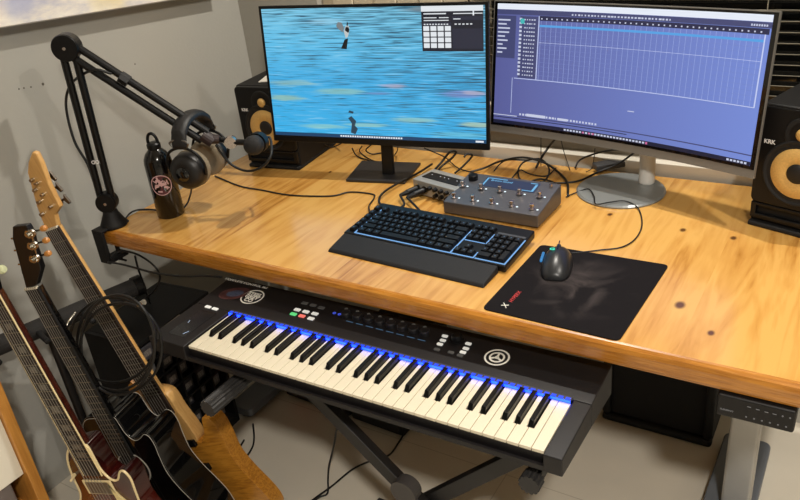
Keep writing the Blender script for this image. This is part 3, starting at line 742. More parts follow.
link('housing', b, M_gun, gu, bevel=.0025)
b = B()
for x in (.02, GW - .02):
    for y in (.02, GD - .02): cyl(b, (x, y, 0), (x, y, .005), .008)
link('rubber_feet', b, M_rubber, gu)
def gtop(x, y):
    z = hF + .010 * y / GS if y < GS else hF + .013 + (hB - hF - .013) * (y - GS - .004) / (GD - GS - .004)
    return z
pt = math.atan2(hB - hF - .013, GD - GS)
def fsw(x, y, parent):
    z = gtop(x, y)
    f = link('footswitch', lathe(B(), [(.0075, 0), (.0075, .003), (.0045, .0035), (.0045, .009), (.0058, .010), (.0058, .014), (.004, .0155), (0, .0158)], Matrix.Translation((x, y, z)), 16), M_metal, parent, smooth=False)
    link('status_light', lathe(B(), [(.0028, 0), (.0028, .0012), (0, .0018)], Matrix.Translation((x + .014, y + .001, z)), 10), mat('led_white', rgb(210, 220, 225), .3, emit=rgb(190, 220, 240), estr=.5), f)
for i in range(5): fsw(.020 + i * (GW - .045) / 4, GS * .30, gu)
for i in range(5): fsw(.016 + i * (GW - .045) / 4, GS * .98 + .002, gu)
link('encoder_knob', lathe(B(), [(.0125, 0), (.0125, .012), (.011, .014), (0, .0145)], Matrix.Translation((.028, GD * .78, gtop(0, GD * .78))), 24), M_black, gu)
b = B(); TM = Matrix.Translation((.060, GS + .014, gtop(0, GS + .014) + .0003)) @ Matrix.Rotation(pt, 4, 'X')
DWs, DHs = .150, GD - GS - .026
box(b, 0, DWs, 0, DHs, 0, .001, TM); dsp = link('display', b, emis('fx_display', rgb(58, 74, 112), .55), gu)
b = B()
box(b, .004, .008, .004, DHs - .004, .001, .0014, TM); box(b, DWs - .010, DWs - .004, .004, DHs - .010, .001, .0014, TM); box(b, DWs - .035, DWs - .004, .003, .0055, .001, .0014, TM)
box(b, .008, .060, DHs - .006, DHs - .003, .001, .0014, TM); box(b, DWs - .025, DWs - .006, DHs - .006, DHs - .003, .001, .0014, TM)
link('display_marks', b, emis('fx_marks', rgb(120, 190, 235), .9), dsp)
text('display_text', 'Brown Sound', .011, emis('fx_marks', rgb(120, 190, 235), .9), dsp, TM @ Matrix.Translation((.048, DHs - .014, .0012)))
link('side_knob', lathe(B(), [(.0045, 0), (.0045, .010), (0, .0105)], Matrix.Translation((GW - .018, GD * .85, gtop(0, GD * .85))), 12), M_metal, gu)

# ================================================================== AUDIO INTERFACE
i0 = atz(414, 194, 0); i1 = atz(448, 204, 0); ia = math.atan2(i1.y - i0.y, i1.x - i0.x)
hI = .046
ai = thing('audio_interface', 'silver audio interface with a black top panel behind the effects unit', 'audio interface', (i0.x, i0.y, T), (0, 0, ia))
IW, ID = .152, .085
link('case', box(B(), 0, IW, 0, ID, .004, hI), mat('interface_silver', rgb(158, 158, 155), .4, .4), ai, bevel=.003)
link('top_panel', box(B(), .014, IW - .012, .022, ID - .024, hI, hI + .002), mat('top_panel_black', rgb(10, 10, 12), .45), ai, bevel=.001)
b = B()
for x in (.03, .06, .075, .09, .12): box(b, x, x + .003, .045, .047, hI + .002, hI + .0024)
link('indicator_light', b, emis('ui_white', rgb(225, 230, 235), 1), ai)
for i, x in enumerate((.066, .086, .106, .126, .146)):
    for z in (.016, .033):
        if i > 0 or z > .02: link('knob', cyl(B(), (x, .0, z), (x, -.011, z), .0062, .005, n=14), M_black, ai)
for k, x in enumerate((.018, .044)):
    j = link('input_socket', cyl(B(), (x, .001, .022), (x, -.002, .022), .0115, n=20), M_steel, ai)
for k, (x, path) in enumerate(((.018, [(404, 205), (392, 210), (383, 207), (379, 200), (384, 192), (400, 182), (418, 173), (432, 164)]), (.044, [(422, 214), (418, 222), (428, 230), (441, 231), (446, 226)]))):
    p0 = ai.matrix_basis @ Vector((x, -.003, .022)) if False else (Matrix.Translation(ai.location) @ Euler(ai.rotation_euler).to_matrix().to_4x4()) @ Vector((x, -.003, .022))
    dr = (Euler(ai.rotation_euler).to_matrix() @ Vector((-.35, -1, -.12))).normalized()
    pg = thing('audio_plug', ('left black microphone plug in the silver audio interface' if k == 0 else 'right black microphone plug in the silver audio interface'), 'plug', (0, 0, 0), group=None)
    Mx = frame_to(p0, p0 + dr)
    link('plug_body', lathe(B(), [(.008, 0), (.0085, .002), (.0085, .03), (.007, .036), (.0045, .052), (.003, .055)], Mx, 20), M_black, pg, smooth=False)
    e = p0 + dr * .053
    pts_ = [e] + [atz(a, c, .012) for a, c in path]
    link('cord', tube(B(), pts_, .0032), M_cable, pg, smooth=True)

# ================================================================== CABLES BEHIND THE MONITORS
def C_(label, pts, r=.0028, group=None):
    return cable(label, [atz(a, b_, z) for a, b_, z in pts], r, group=group)
C_('thick black cable looping from beside the effects unit up to the left monitor', [(420, 186, .01), (427, 178, .012), (440, 164, .02), (450, 152, .05), (456, 152, .045), (452, 158, .03), (440, 168, .01), (430, 182, .004), (410, 196, .004)], .0035)
C_('short hooked black cable behind the audio interface', [(455, 173, .008), (461, 168, .012), (470, 159, .03), (472, 155, .045), (467, 154, .05), (464, 157, .045)], .003)
C_('black cable running from the keyboard across the desk to the microphone stand', [(370, 212, .012), (369, 206, .004), (374, 198, .003), (372, 194, .003), (350, 192, .003), (330, 196, .003), (290, 195, .003), (262, 190, .003), (240, 186, .003), (215, 176, .003)], .0022)
C_('loose black cable loop behind the left monitor foot', [(352, 148, .03), (356, 155, .006), (364, 159, .004), (378, 162, .004), (392, 158, .006), (384, 153, .004), (372, 154, .004), (366, 150, .02), (372, 144, .05)], .0022)
C_('second black loop right beside the left monitor neck', [(398, 147, .05), (396, 153, .01), (388, 160, .004), (374, 161, .006), (360, 152, .004), (362, 146, .04)], .0018)
C_('black cable sagging beneath the lower left corner of the left monitor', [(324, 144, .03), (330, 147, .006), (336, 146, .006), (342, 143, .03)], .002)
C_('black cable bundle curving behind the effects unit', [(470, 172, .006), (484, 168, .012), (498, 162, .03), (515, 158, .045), (528, 158, .045), (545, 163, .03), (558, 172, .012), (567, 182, .006), (568, 196, .004)], .0032)
C_('black cable coil between the two monitors', [(560, 196, .004), (556, 184, .004), (540, 179, .006), (524, 183, .006), (518, 172, .01), (524, 162, .03), (540, 159, .03), (549, 168, .012), (547, 178, .006), (538, 184, .004), (520, 188, .03)], .0025)
C_('black lead dropping from the curved monitor to the cable coil', [(556, 138, .09), (548, 148, .05), (540, 160, .03), (536, 168, .012)], .0033)
C_('thin black cord hanging between the monitors by the coil', [(541, 137, .09), (541, 150, .05), (541, 166, .01)], .0013)
C_('thin pale grey cord hanging under the curved monitor', [(561, 140, .08), (564, 152, .04), (568, 164, .01), (570, 170, .003)], .0012)
C_('second thin cord hanging under the curved monitor, nearer its neck', [(595, 148, .07), (594, 158, .04), (592, 168, .01), (586, 172, .004)], .0012)
C_('black cable arching low beneath the curved monitor', [(575, 168, .006), (580, 160, .02), (594, 154, .04), (612, 150, .06), (628, 150, .075)], .0026)
C_('black cable sweeping from the cable coil up behind the curved monitor', [(540, 182, .006), (556, 183, .004), (578, 181, .004), (598, 172, .012), (618, 164, .03), (635, 152, .07)], .0028)
C_('thin black cable snaking from the left monitor corner to the effects unit', [(424, 148, .04), (436, 153, .02), (446, 158, .01), (458, 168, .006), (474, 173, .006), (478, 176, .02)], .002)
C_('short black lead across the gap behind the effects unit', [(494, 171, .006), (500, 164, .02), (508, 160, .03), (528, 160, .03)], .002)
C_('black cable lying between the monitors towards the wall', [(512, 178, .006), (520, 170, .012), (530, 174, .006), (546, 176, .01), (556, 168, .02)], .002)
# power adapter on the round foot
pa = thing('power_adapter', 'small dark grey power adapter resting behind the round monitor foot', 'power adapter', (0, 0, 0))
a0 = atz(597, 174, .004); a1 = atz(632, 168, .004)
dv_ = (a1 - a0); ya = math.atan2(dv_.y, dv_.x)
pa.location = (a0.x, a0.y, T + .0092); pa.rotation_euler = (0, 0, ya)
link('case', box(B(), 0, dv_.length, 0, .035, 0, .018), mat('adapter_grey', rgb(62, 62, 64), .5), pa, bevel=.004)
link('cord', tube(B(), [(dv_.length, .018, .01), (dv_.length + .03, .02, .008), (dv_.length + .06, .045, .0)], .002), M_cable, pa, smooth=True)

# ================================================================== BOTTLE
bp_ = (atz(158.5, 219.5, 0) + atz(177, 214.5, 0)) / 2
bot = thing('water_bottle', 'glossy black metal bottle with a round pinkish emblem and loop cap', 'bottle', (bp_.x - .004, bp_.y + .018, T))
BR = .0375; S_ = .98
prof = [(BR - .003, 0), (BR, .003), (BR, .158), (BR - .002, .170), (BR - .009, .184), (.0185, .194), (.016, .198)]
M_bott = mat('bottle_black', rgb(8, 7, 8), .16, spec=.5, coat=.2)
body = link('flask', lathe(B(), prof, None, 48), M_bott, bot, smooth=True)
cap = link('screw_cap', lathe(B(), [(.0175, .196), (.0185, .199), (.0185, .209), (.015, .213), (0, .214)], None, 32), M_black, bot, smooth=False)
b = tube(B(), [(-.014, 0, .209), (-.0135, 0, .222), (-.008, 0, .234), (0, 0, .238), (.008, 0, .234), (.0135, 0, .222), (.014, 0, .209)], .0042, 10)
link('carry_loop', b, M_black, cap, smooth=True).rotation_euler = (0, 0, radians(20))
# emblem wrapped on the flask
def wrap(b, polys, ang0, zc, r, th=.0003):
    for P in polys:
        lo = []; hi = []
        for (u, v) in P:
            a = ang0 + u / r
            lo.append(b.verts.new((r * cos(a), r * sin(a), zc + v))); hi.append(b.verts.new(((r + th) * cos(a), (r + th) * sin(a), zc + v)))
        b.faces.new(hi)
        n = len(P)
        for i in range(n): b.faces.new((lo[i], lo[(i + 1) % n], hi[(i + 1) % n], hi[i]))
    return b
def annulus_quads(r0, r1, n=36, c=(0, 0)):
    return [[(c[0] + r * cos(a), c[1] + r * sin(a)) for r, a in ((r0, 2 * pi * i / n), (r1, 2 * pi * i / n), (r1, 2 * pi * (i + 1) / n), (r0, 2 * pi * (i + 1) / n))] for i in range(n)]
ang = math.atan2(CAM.y - bot.location.y, CAM.x - bot.location.x) - .20
M_pink = mat('emblem_pink', rgb(206, 168, 170), .5)
b = B(); wrap(b, annulus_quads(.0270, .0292), ang, .102, BR + .0003)
def tri_scr(n, rr, seed):
    R_ = random.Random(seed); out = []
    for _ in range(n):
        a = R_.uniform(0, 2 * pi); r = R_.uniform(.15, .8) * rr; cx, cy = r * cos(a), r * sin(a); th = R_.uniform(0, pi); l = R_.uniform(.12, .28) * rr; w_ = R_.uniform(.05, .09) * rr
        out.append([(cx + l * cos(th) * s1_ - w_ * sin(th) * s2_, cy + l * sin(th) * s1_ + w_ * cos(th) * s2_) for s1_, s2_ in ((-1, -1), (1, -1), (1, 1), (-1, 1))])
    return out
wrap(b, tri_scr(32, .0255, 4), ang, .102, BR + .0003)
emb = B(); wrap(emb, annulus_quads(.0004, .0268, 30), ang, .102, BR + .0001, .0001)
link('emblem_disc', emb, mat('emblem_maroon', rgb(84, 34, 44), .5), body)
link('emblem', b, M_pink, body)

# ================================================================== BOOM ARM
J0 = Vector((.006, .035, T + .072)); JT = aty(67, 47, .045); JE = aty(209, 139, .205)
boom = thing('microphone_boom_arm', 'black two-section microphone boom arm clamped to the desk corner', 'microphone arm', (J0.x, J0.y, T))
OFF = Vector((J0.x, J0.y, T))
def rel(p): return Vector(p) - OFF
def blink(name, b, m, parent, **k):
    bmesh.ops.transform(b, matrix=Matrix.Translation(-OFF), verts=b.verts); return link(name, b, m, parent, **k)
hdir = Vector((JE.x - J0.x, JE.y - J0.y, 0)).normalized(); side = Vector((-hdir.y, hdir.x, 0))
b = lathe(B(), [(.036, .0), (.037, .004), (.035, .010), (.022, .036), (.018, .048), (.012, .05)], Matrix.Translation((J0.x, J0.y, T)), 32)
base = blink('clamp_base', b, M_blackm, boom, smooth=True)
b = B(); box(b, J0.x - .026, J0.x + .014, -.022, -.012, T - .085, T + .002); box(b, J0.x - .026, J0.x + .014, -.022, .03, T - .006 + .0065, T + .0075); box(b, J0.x - .026, J0.x + .014, -.022, .045, T - .093, T - .081)
cyl(b, (J0.x - .006, .028, T - .105), (J0.x - .006, .028, T - TH - .002), .006); cyl(b, (J0.x - .006, .028, T - TH - .006), (J0.x - .006, .028, T - TH), .015); cyl(b, (J0.x - .03, .028, T - .104), (J0.x + .018, .028, T - .104), .003)
blink('clamp_bracket', b, M_blackm, base, bevel=.002)
def disc(c, r, t, nm, parent):
    b = B(); a = Vector(c) - side * t / 2; lathe(b, [(r * .94, 0), (r, t * .12), (r, t * .88), (r * .94, t)], frame_to(a, a + side * t), 32)
    o = blink(nm, b, M_black, parent, smooth=False)
    b = B(); a2 = Vector(c) - side * (t / 2 + .002); cyl(b, a2, a2 + side * .003, .004, n=12); blink('joint_screw', b, M_metal, o)
    return o
disc(J0 + Vector((0, 0, .0)), .028, .036, 'lower_joint', boom)
disc(JT, .034, .040, 'elbow_joint', boom)
def pair(A0, B0, nm, gap=.030, r=.0098):
    d = (B0 - A0).normalized(); pn = d.cross(side).normalized()
    arm = None
    for s in (-1, 1):
        b = B(); cyl(b, A0 + pn * s * gap / 2 + d * .012, B0 + pn * s * gap / 2 - d * .012, r, n=12)
        if arm is None: arm = blink(nm, b, M_black, boom)
        else: blink('tube', b, M_black, arm)
    return arm, d, pn
la_, ld, lpn = pair(J0, JT, 'lower_arm')
ua_, ud, upn = pair(JT, JE, 'upper_arm')
b = B(); c = JT + (JE - JT) * .36; cyl(b, c + upn * .012 - ud * .006 , c + upn * .012 + ud * .018, .0165, n=8) ; blink('cable_clip', b, M_black, ua_)
# end block, spring and adaptor
b = B(); e2 = JE + hdir * .028 + Vector((0, 0, -.004)); cyl(b, JE - ud * .02, JE + ud * .012, .017, n=16); cyl(b, JE, e2, .014, .011, n=16); blink('end_block', b, mat('end_maroon', rgb(40, 25, 26), .5), boom)
b = B(); P = []
for i in range(60):
    t = i / 59; a = t * 2 * pi * 9; P.append(JE - ud * (.035 - t * .035) + Vector((0, 0, .017)) + upn * .006 * cos(a) + side * .006 * sin(a))
tube(b, P, .0009, 5, smooth=False); blink('spring', b, M_steel, boom, smooth=True)
MC = aty(257, 143, .245)
kn = aty(231, 142, .222)
b = B(); cyl(b, e2, kn + (kn - e2).normalized() * .008, .007, n=12); blink('swivel_stem', b, M_black, boom)
b = B(); lathe(b, [(.016, -.010), (.0175, 0), (.016, .010)], frame_to(kn, kn + side), 20); blink('silver_swivel', b, M_metal, boom)
lg = J0 + (JT - J0) * .28 
text('arm_brand', 'RODE', .014, mat('logo_white', rgb(220, 220, 220), .5), boom, Matrix.Translation(rel(lg) - side * .0085) @ Matrix.Rotation(math.atan2(-side.x, side.y) + pi, 4, 'Z') @ Matrix.Rotation(pi / 2, 4, 'X'), bold=.0004)
cable('', [rel(p) for p in (JT + (JE - JT) * .30 + upn * .01 + side * -.012, aty(93, 70, .06), aty(72, 83, .06), aty(66, 105, .05), aty(74, 140, .04), aty(88, 165, .045), aty(97, 190, .05), aty(110, 212, .06))], .0035, parent=boom, name='arm_cable')
# microphone
mk = thing('microphone', 'black dynamic microphone at the end of the boom arm', 'microphone', MC)
MS = .84
ax = Vector((.34, -.9, .10)).normalized()
Mm = frame_to(Vector((0, 0, 0)), ax)
link('body', lathe(B(), [(r * .84, z * .84) for r, z in ((.014, -.060), (.0155, -.058), (.020, -.03), (.0245, .0), (.0255, .012))], Mm, 32), M_blackm, mk, smooth=True)
link('grille', lathe(B(), [(r * .84, z * .84) for r, z in ((.0255, .010), (.029, .014), (.0305, .028), (.028, .042), (.018, .050), (0, .052))], Mm, 32), mat('grille_black', rgb(18, 18, 20), .6, bump=.8, bscale=900), mk, smooth=True)
b = B(); cyl(b, (kn - MC) * .9, Vector((-.012, 0, 0)), .008, n=14); ring(b, (0, 0), .021, .027, -.012, .012, 30, Mm @ Matrix.Translation((0, 0, -.005)))
link('mic_mount', b, M_black, mk)
link('mic_cable', tube(B(), [ax * -.058, ax * -.075 + Vector((.01, 0, -.006)), aty(271, 155, .27) - MC, aty(262, 167, .25) - MC, aty(247, 171, .24) - MC, aty(232, 165, .23) - MC, aty(222, 154, .22) - MC, aty(216, 145, .21) - MC], .0035), M_cable, mk, smooth=True)

# ================================================================== HEADPHONES
HC = aty(191, 169, .150)
hp = thing('headphones', 'over-ear headphones with grey velour pads hanging on the boom arm', 'headphones', HC, (0, 0, radians(14)))
hp.scale = (1.1, 1.1, 1.1)
# local: y runs from the near cup (y=0) to the far cup
gapc = .085
def cup(y, s, nm):
    Mc = Matrix.Translation((0, y, 0)) @ Matrix.Rotation(pi / 2 * s, 4, 'X')
    c = link(nm, lathe(B(), [(0, .036), (.020, .036), (.036, .031), (.043, .022), (.045, .010), (.045, .0)], Mc, 40), mat('cup_black', rgb(18, 16, 16), .4, noise=.1), hp, smooth=True)
    link('velour_pad', lathe(B(), [(.024, .0), (.043, .0), (.047, -.006), (.045, -.016), (.037, -.021), (.028, -.018), (.024, -.010)], Mc, 40), mat('velour_grey', rgb(132, 120, 100), .95, bump=.8, bscale=800), c, smooth=True)
    link('cup_plate', lathe(B(), [(.018, .036), (.017, .0385), (0, .039)], Mc, 30), M_blackg, c, smooth=True)
    b = B()
    tube(b, [(-.046, y - s * .012, -.008), (-.050, y - s * .016, .022), (-.034, y - s * .020, .050), (0, y - s * .020, .061), (.034, y - s * .020, .050), (.050, y - s * .016, .022), (.046, y - s * .012, -.008)], .0035, 8)
    link('yoke', b, M_black, c, smooth=True)
    return c
cup(0, 1, 'ear_cup'); cup(gapc, -1, 'ear_cup')
hb = B(); rings = []
hT = .118
n = 22
for i in range(n + 1):
    a = pi * i / n; cy = gapc / 2 - cos(a) * (gapc / 2 + .022); cz = .060 + sin(a) ** .8 * (hT - .060)
    tx = -sin(a); 
    nrm = Vector((0, -cos(a) * 1.0, sin(a) * .9)).normalized()
    wv, tv = .021, (.013 if 3 < i < n - 3 else .006)
    c0 = Vector((0, cy, cz))
    rings.append([hb.verts.new(c0 + Vector((wv * cos(q), 0, 0)) + nrm * tv * sin(q)) for q in [2 * pi * j / 12 for j in range(12)]])
for p, q in zip(rings, rings[1:]):
    for j in range(12): hb.faces.new((p[j], p[(j + 1) % 12], q[(j + 1) % 12], q[j]))
hb.faces.new(rings[0]); hb.faces.new(rings[-1])
link('headband', hb, mat('leather_black', rgb(22, 21, 22), .5, bump=.4, bscale=150), hp, smooth=True)
for y in (-.022, gapc + .022): link('wire_loop', tube(B(), [(-.018, y, .062), (-.024, y - .002, .075), (0, y, .082), (.024, y - .002, .075), (.018, y, .062)], .0025, 6), M_steel, hp, smooth=True)
Hm = (Matrix.Translation(HC) @ Matrix.Rotation(radians(14), 4, 'Z') @ Matrix.Scale(1.1, 4)).inverted()
link('headphone_cable', tube(B(), [(0, -.014, -.042), Hm @ atz(190, 196, .03), Hm @ atz(186, 205, .006), Hm @ atz(176, 212, .004), Hm @ atz(150, 209.5, .004), Hm @ atz(134, 211, .004), Hm @ atz(126, 218, .004), Hm @ atz(128, 221, .004), Hm @ atz(122, 222, .003)], .0024), M_cable, hp, smooth=True)

# ================================================================== PIANO KEYBOARD (MIDI controller)
ZP = -.10
P0 = atz(188, 345.6, ZP); P1 = atz(544, 451.4, ZP)
PW = (P1 - P0).length; pyaw = math.atan2(P1.y - P0.y, P1.x - P0.x); wk = PW / 36.0
pn = thing('music_keyboard', 'black 61-key music keyboard with blue key lights under the desk edge', 'music keyboard', (P0.x, P0.y, T + ZP), (0, 0, pyaw))
PI_ = (Matrix.Translation((P0.x, P0.y, T + ZP)) @ Matrix.Rotation(pyaw, 4, 'Z')).inverted()
def pp(px, py, z=0.003): v = PI_ @ atz(px, py, ZP + z); return v
KL = .140; xl = PI_ @ atz(153, 335, ZP); XL = xl.x; XR = PW + .037; YB = .272; YF = -.012
M_pbody = mat('piano_black', rgb(24, 22, 23), .42, spec=.35, noise=.05, nscale=40)
def wedge(b, x0, x1, y0, y1, zt0, zt1, zb0, zb1):
    hexa(b, [(x0, y0, zb0), (x1, y0, zb0), (x1, y1, zb1), (x0, y1, zb1)], [(x0, y0, zt0), (x1, y0, zt0), (x1, y1, zt1), (x0, y1, zt1)])
zb = lambda y: -.035 - (y - YF) / (YB - YF) * .028
b = B(); wedge(b, XL, -.002, YF, KL + .006, .004, .004, zb(YF), zb(KL)); link('left_cheek', b, M_pbody, pn, bevel=.0025)
b = B(); wedge(b, PW + .002, XR, YF, KL + .006, .004, .004, zb(YF), zb(KL)); link('right_cheek', b, M_pbody, pn, bevel=.0025)
b = B(); wedge(b, -.002, PW + .002, YF + .002, YF + .008, -.024, -.024, zb(YF), zb(YF)); box(b, -.002, PW + .002, YF + .008, KL, -.040, -.030)
box(b, .001, PW - .001, .002, KL - .003, -.030, -.0075)
link('front_rail', b, M_pbody, pn)
b = B(); wedge(b, XL, XR, KL + .006, YB, .004, .010, zb(KL), zb(YB)); link('control_surface', b, M_pbody, pn, bevel=.0025)
b = B(); box(b, .0, PW, KL - .003, KL + .010, .0045, .0075); link('light_guide_cover', b, mat('guide_grey', rgb(58, 57, 60), .35), pn, bevel=.001)
# white keys
M_wk = mat('key_ivory', rgb(216, 206, 182), .3, coat=.1)
M_bk = mat('key_black', rgb(9, 9, 10), .25, spec=.3)
whites = None
def wkey(cutL, cutR):
    b = B(); g_ = .0006; ycut = .048
    pts = [(g_, 0), (wk - g_, 0), (wk - g_, ycut)]
    if cutR: pts += [(wk - g_ - cutR, ycut)]
    pts += [(wk - g_ - cutR, KL - .002), (g_ + cutL, KL - .002)]
    if cutL: pts += [(g_ + cutL, ycut)]
    pts += [(g_, ycut)]
    # drop duplicates
    q = [];
    for p in pts:
        if not q or (abs(p[0] - q[-1][0]) + abs(p[1] - q[-1][1])) > 1e-6: q.append(p)
    prism(b, q, -.007, 0)
    return b
bw = .0125
kinds = {0: (0, .0085), 1: (.0045, .0045), 2: (.0085, 0), 3: (0, .0090), 4: (.0040, .0060), 5: (.0060, .0040), 6: (.0090, 0)}
protos = {}
for i in range(36):
    k = i % 7 if i < 35 else 7
    if k not in protos:
        cl, cr_ = kinds.get(k, (0, 0)); protos[k] = link('white_key', wkey(cl, cr_), M_wk, pn, bevel=.0008); protos[k].location = (i * wk, 0, 0)
    else:
        c = protos[k].copy(); c.location = (i * wk, 0, 0); COL.objects.link(c)
bkp = None
for i in range(35):
    k = i % 7
    if k in (2, 6): continue
    offx = {0: -.0015, 1: .0015, 3: -.002, 4: 0, 5: .002}[k]
    if bkp is None:
        b = B(); hexa(b, [(-.0058, .048, -.006), (.0058, .048, -.006), (.0058, KL - .002, -.006), (-.0058, KL - .002, -.006)], [(-.0044, .057, .0105), (.0044, .057, .0105), (.0048, KL - .002, .0105), (-.0048, KL - .002, .0105)])
        bkp = link('black_key', b, M_bk, pn, bevel=.0012); bkp.location = ((i + 1) * wk + offx, 0, 0)
    else:
        c = bkp.copy(); c.location = ((i + 1) * wk + offx, 0, 0); COL.objects.link(c)
# blue key lights
b = B()
for i in range(61):
    x = (i + .5) * PW / 61; box(b, x - .0048, x + .0048, KL - .0030, KL + .0050, .0072, .0084)
lg_ = link('key_light', b, emis('key_light_blue', (.006, .07, .95, 1), 1.0), pn)
link('light_strip', box(B(), .001, PW - .001, KL - .0034, KL - .0022, .0015, .0070), emis('key_strip_blue', (.003, .022, 1.0, 1), 13.0), pn)
def zt(y): return .004 + .006 * (y - KL - .006) / (YB - KL - .006) + .0004
SLP = Matrix.Rotation(math.atan2(.006, YB - KL - .006), 4, 'X')
def surf(px, py):
    v = pp(px, py, .006); v.z = zt(v.y); return v
# buttons, knobs, stickers
M_btnw = mat('button_white', rgb(205, 205, 200), .4, emit=rgb(230, 230, 225), estr=.35)
M_btng = mat('button_grey', rgb(88, 88, 88), .4)
def btn(px, py, m, w_=.0165, h_=.010, nm='button'):
    v = surf(px, py); b = B(); prism(b, rrect(-w_ / 2, w_ / 2, -h_ / 2, h_ / 2, .0018, 3), 0, .002)
    o = link(nm, b, m, pn); o.location = (v.x, v.y, v.z - .0002); return o
for p in ((208, 306.5), (215, 308.5)): btn(*p, M_btnw, .017, .009)
for i, (px, py) in enumerate(((305, 304.5), (313.5, 306.5), (321.5, 309))): btn(px, py, M_btng)
for i, (px, py) in enumerate(((297.5, 310.5), (306, 312.5), (315, 314.5))): btn(px, py, M_btnw)
btn(293.5, 314.5, mat('button_green', rgb(90, 190, 120), .4, emit=rgb(90, 220, 130), estr=.5)); btn(302, 316.5, mat('button_red', rgb(220, 120, 110), .4, emit=rgb(240, 110, 100), estr=.5)); btn(311, 319, M_btnw)
for p in ((445, 337.5), (443, 341.5), (440, 345), (437, 350)): btn(*p, M_btng if p[1] > 348 else M_btnw, .013, .008)
for p in ((468.5, 345), (466, 349.5), (463, 353), ): btn(*p, M_btnw, .013, .008)
for p in ((451, 353), (460, 356)): btn(*p, M_btng, .013, .008)
kv = surf(457, 341); o = link('jog_knob', lathe(B(), [(.016, 0), (.016, .003), (.012, .004), (.011, .012), (.009, .0135), (0, .014)], None, 28), M_black, pn); o.location = kv
M_kn = mat('knob_dark', rgb(30, 29, 31), .3)
for i in range(8):
    t = i / 7; px, py = 346.5 + t * (425 - 346.5), 316.5 + t * (335 - 316.5)
    v = surf(px, py); kn_ = link('knob', lathe(B(), [(.0115, 0), (.0115, .008), (.0100, .011), (0, .0112)], None, 20), M_kn, pn, loc=v)
    v2 = surf(px - 1.5 + 1.5, py - 6.0); o = link('small_button', lathe(B(), [(.004, 0), (.004, .002), (0, .0022)], None, 14), mat('small_btn', rgb(105, 105, 102), .4), pn, loc=v2)
b = B(); s0, s1_ = surf(345, 321), surf(427, 342)
M_lcd = emis('lcd_blue', rgb(90, 130, 165), .45)
for i in range(8):
    t0, t1 = (i + .15) / 8.0, (i + .85) / 8.0
    a = s0 + (s1_ - s0) * t0; c = s0 + (s1_ - s0) * t1
    box(b, a.x, c.x, (a.y + c.y) / 2 - .0012, (a.y + c.y) / 2 + .0006, zt(a.y), zt(a.y) + .0005)
link('display_segment', b, M_lcd, pn)
for k in (0, 1):
    v = surf(334.5 + k * 5, 314 + k * 1.2); ring_ = ring(B(), (0, 0), .0022, .004, 0, .0008, 16); link('page_button', ring_, emis('blue_dim', rgb(70, 90, 220), .9), pn, loc=v)
b = B()
for (a, c) in (((188, 323), (190, 320.5)), ((183, 334), (189, 331.5))):
    p_, q_ = pp(*a, .004), pp(*c, .004); d = (q_ - p_).normalized()
    cyl(b, (p_.x, p_.y, .0044), (q_.x, q_.y, .0044), .0008, n=6)
link('touch_strip_light', b, emis('strip_white', rgb(190, 210, 240), 1), pn)
b = B(); v = pp(168, 333, .004); prism(b, rrect(v.x, v.x + .052, v.y, v.y + .11, .006), .0041, .0046); link('touch_strip', b, mat('touch_grey', rgb(26, 26, 28), .2), pn)
tv_ = surf(247, 284.3)
text('model_text', 'KOMPLETE KONTROL S61', .0120, M_white, pn, Matrix.Translation((tv_.x, tv_.y - .002, tv_.z + .0002)) @ SLP, bold=.0001)
# stickers
v = surf(252.5, 297.5)
b = B(); [prism(b, q_, 0, .0003, Matrix.Translation(v) @ SLP) for q_ in annulus_quads(.0265, .0300, 36)]
st_ = link('round_white_sticker', b, M_white, pn)
for i, (s_, dy) in enumerate((('STEEL', .0105), ('GREY', -.0025), ('CO', -.0155))):
    text('sticker_text', s_, .0165, M_white, st_, Matrix.Translation(v) @ SLP @ Matrix.Translation((0, dy, .0004)), bold=.0006)
v = surf(234.5, 294)
b = B(); prism(b, [(.040 * cos(2 * pi * i / 30), .026 * sin(2 * pi * i / 30)) for i in range(30)], 0, .0003, Matrix.Translation(v) @ SLP @ Matrix.Rotation(.5, 4, 'Z'))
sk = link('dark_red_sticker', b, mat('sticker_maroon', rgb(70, 42, 42), .3, noise=.5, nscale=90), pn)
b = B(); prism(b, [(.022 * cos(2 * pi * i / 24), .014 * sin(2 * pi * i / 24)) for i in range(24)], 0, .0003, Matrix.Translation(v + Vector((.002, 0, .0004))) @ SLP @ Matrix.Rotation(.5, 4, 'Z'))
link('sticker_centre', b, mat('sticker_slate', rgb(60, 66, 84), .3, noise=.5, nscale=150), sk)
v = surf(497, 358); Mv = Matrix.Translation(v) @ SLP
b = B(); [prism(b, q_, 0, .0004, Mv) for q_ in annulus_quads(.0225, .0262, 40)]; [prism(b, q_, 0, .0004, Mv) for q_ in annulus_quads(.0125, .0165, 30)]
for k in range(3):
    a = radians(90 + 120 * k); [prism(b, q_, 0, .0004, Mv) for q_ in annulus_quads(.0004, .0048, 12)] if k == 0 else None
    prism(b, [(r * cos(a + s), r * sin(a + s)) for r, s in ((.0045, -.5), (.0130, -.17), (.0130, .17), (.0045, .5))], 0, .0004, Mv)
link('ring_logo_sticker', b, M_white, pn)
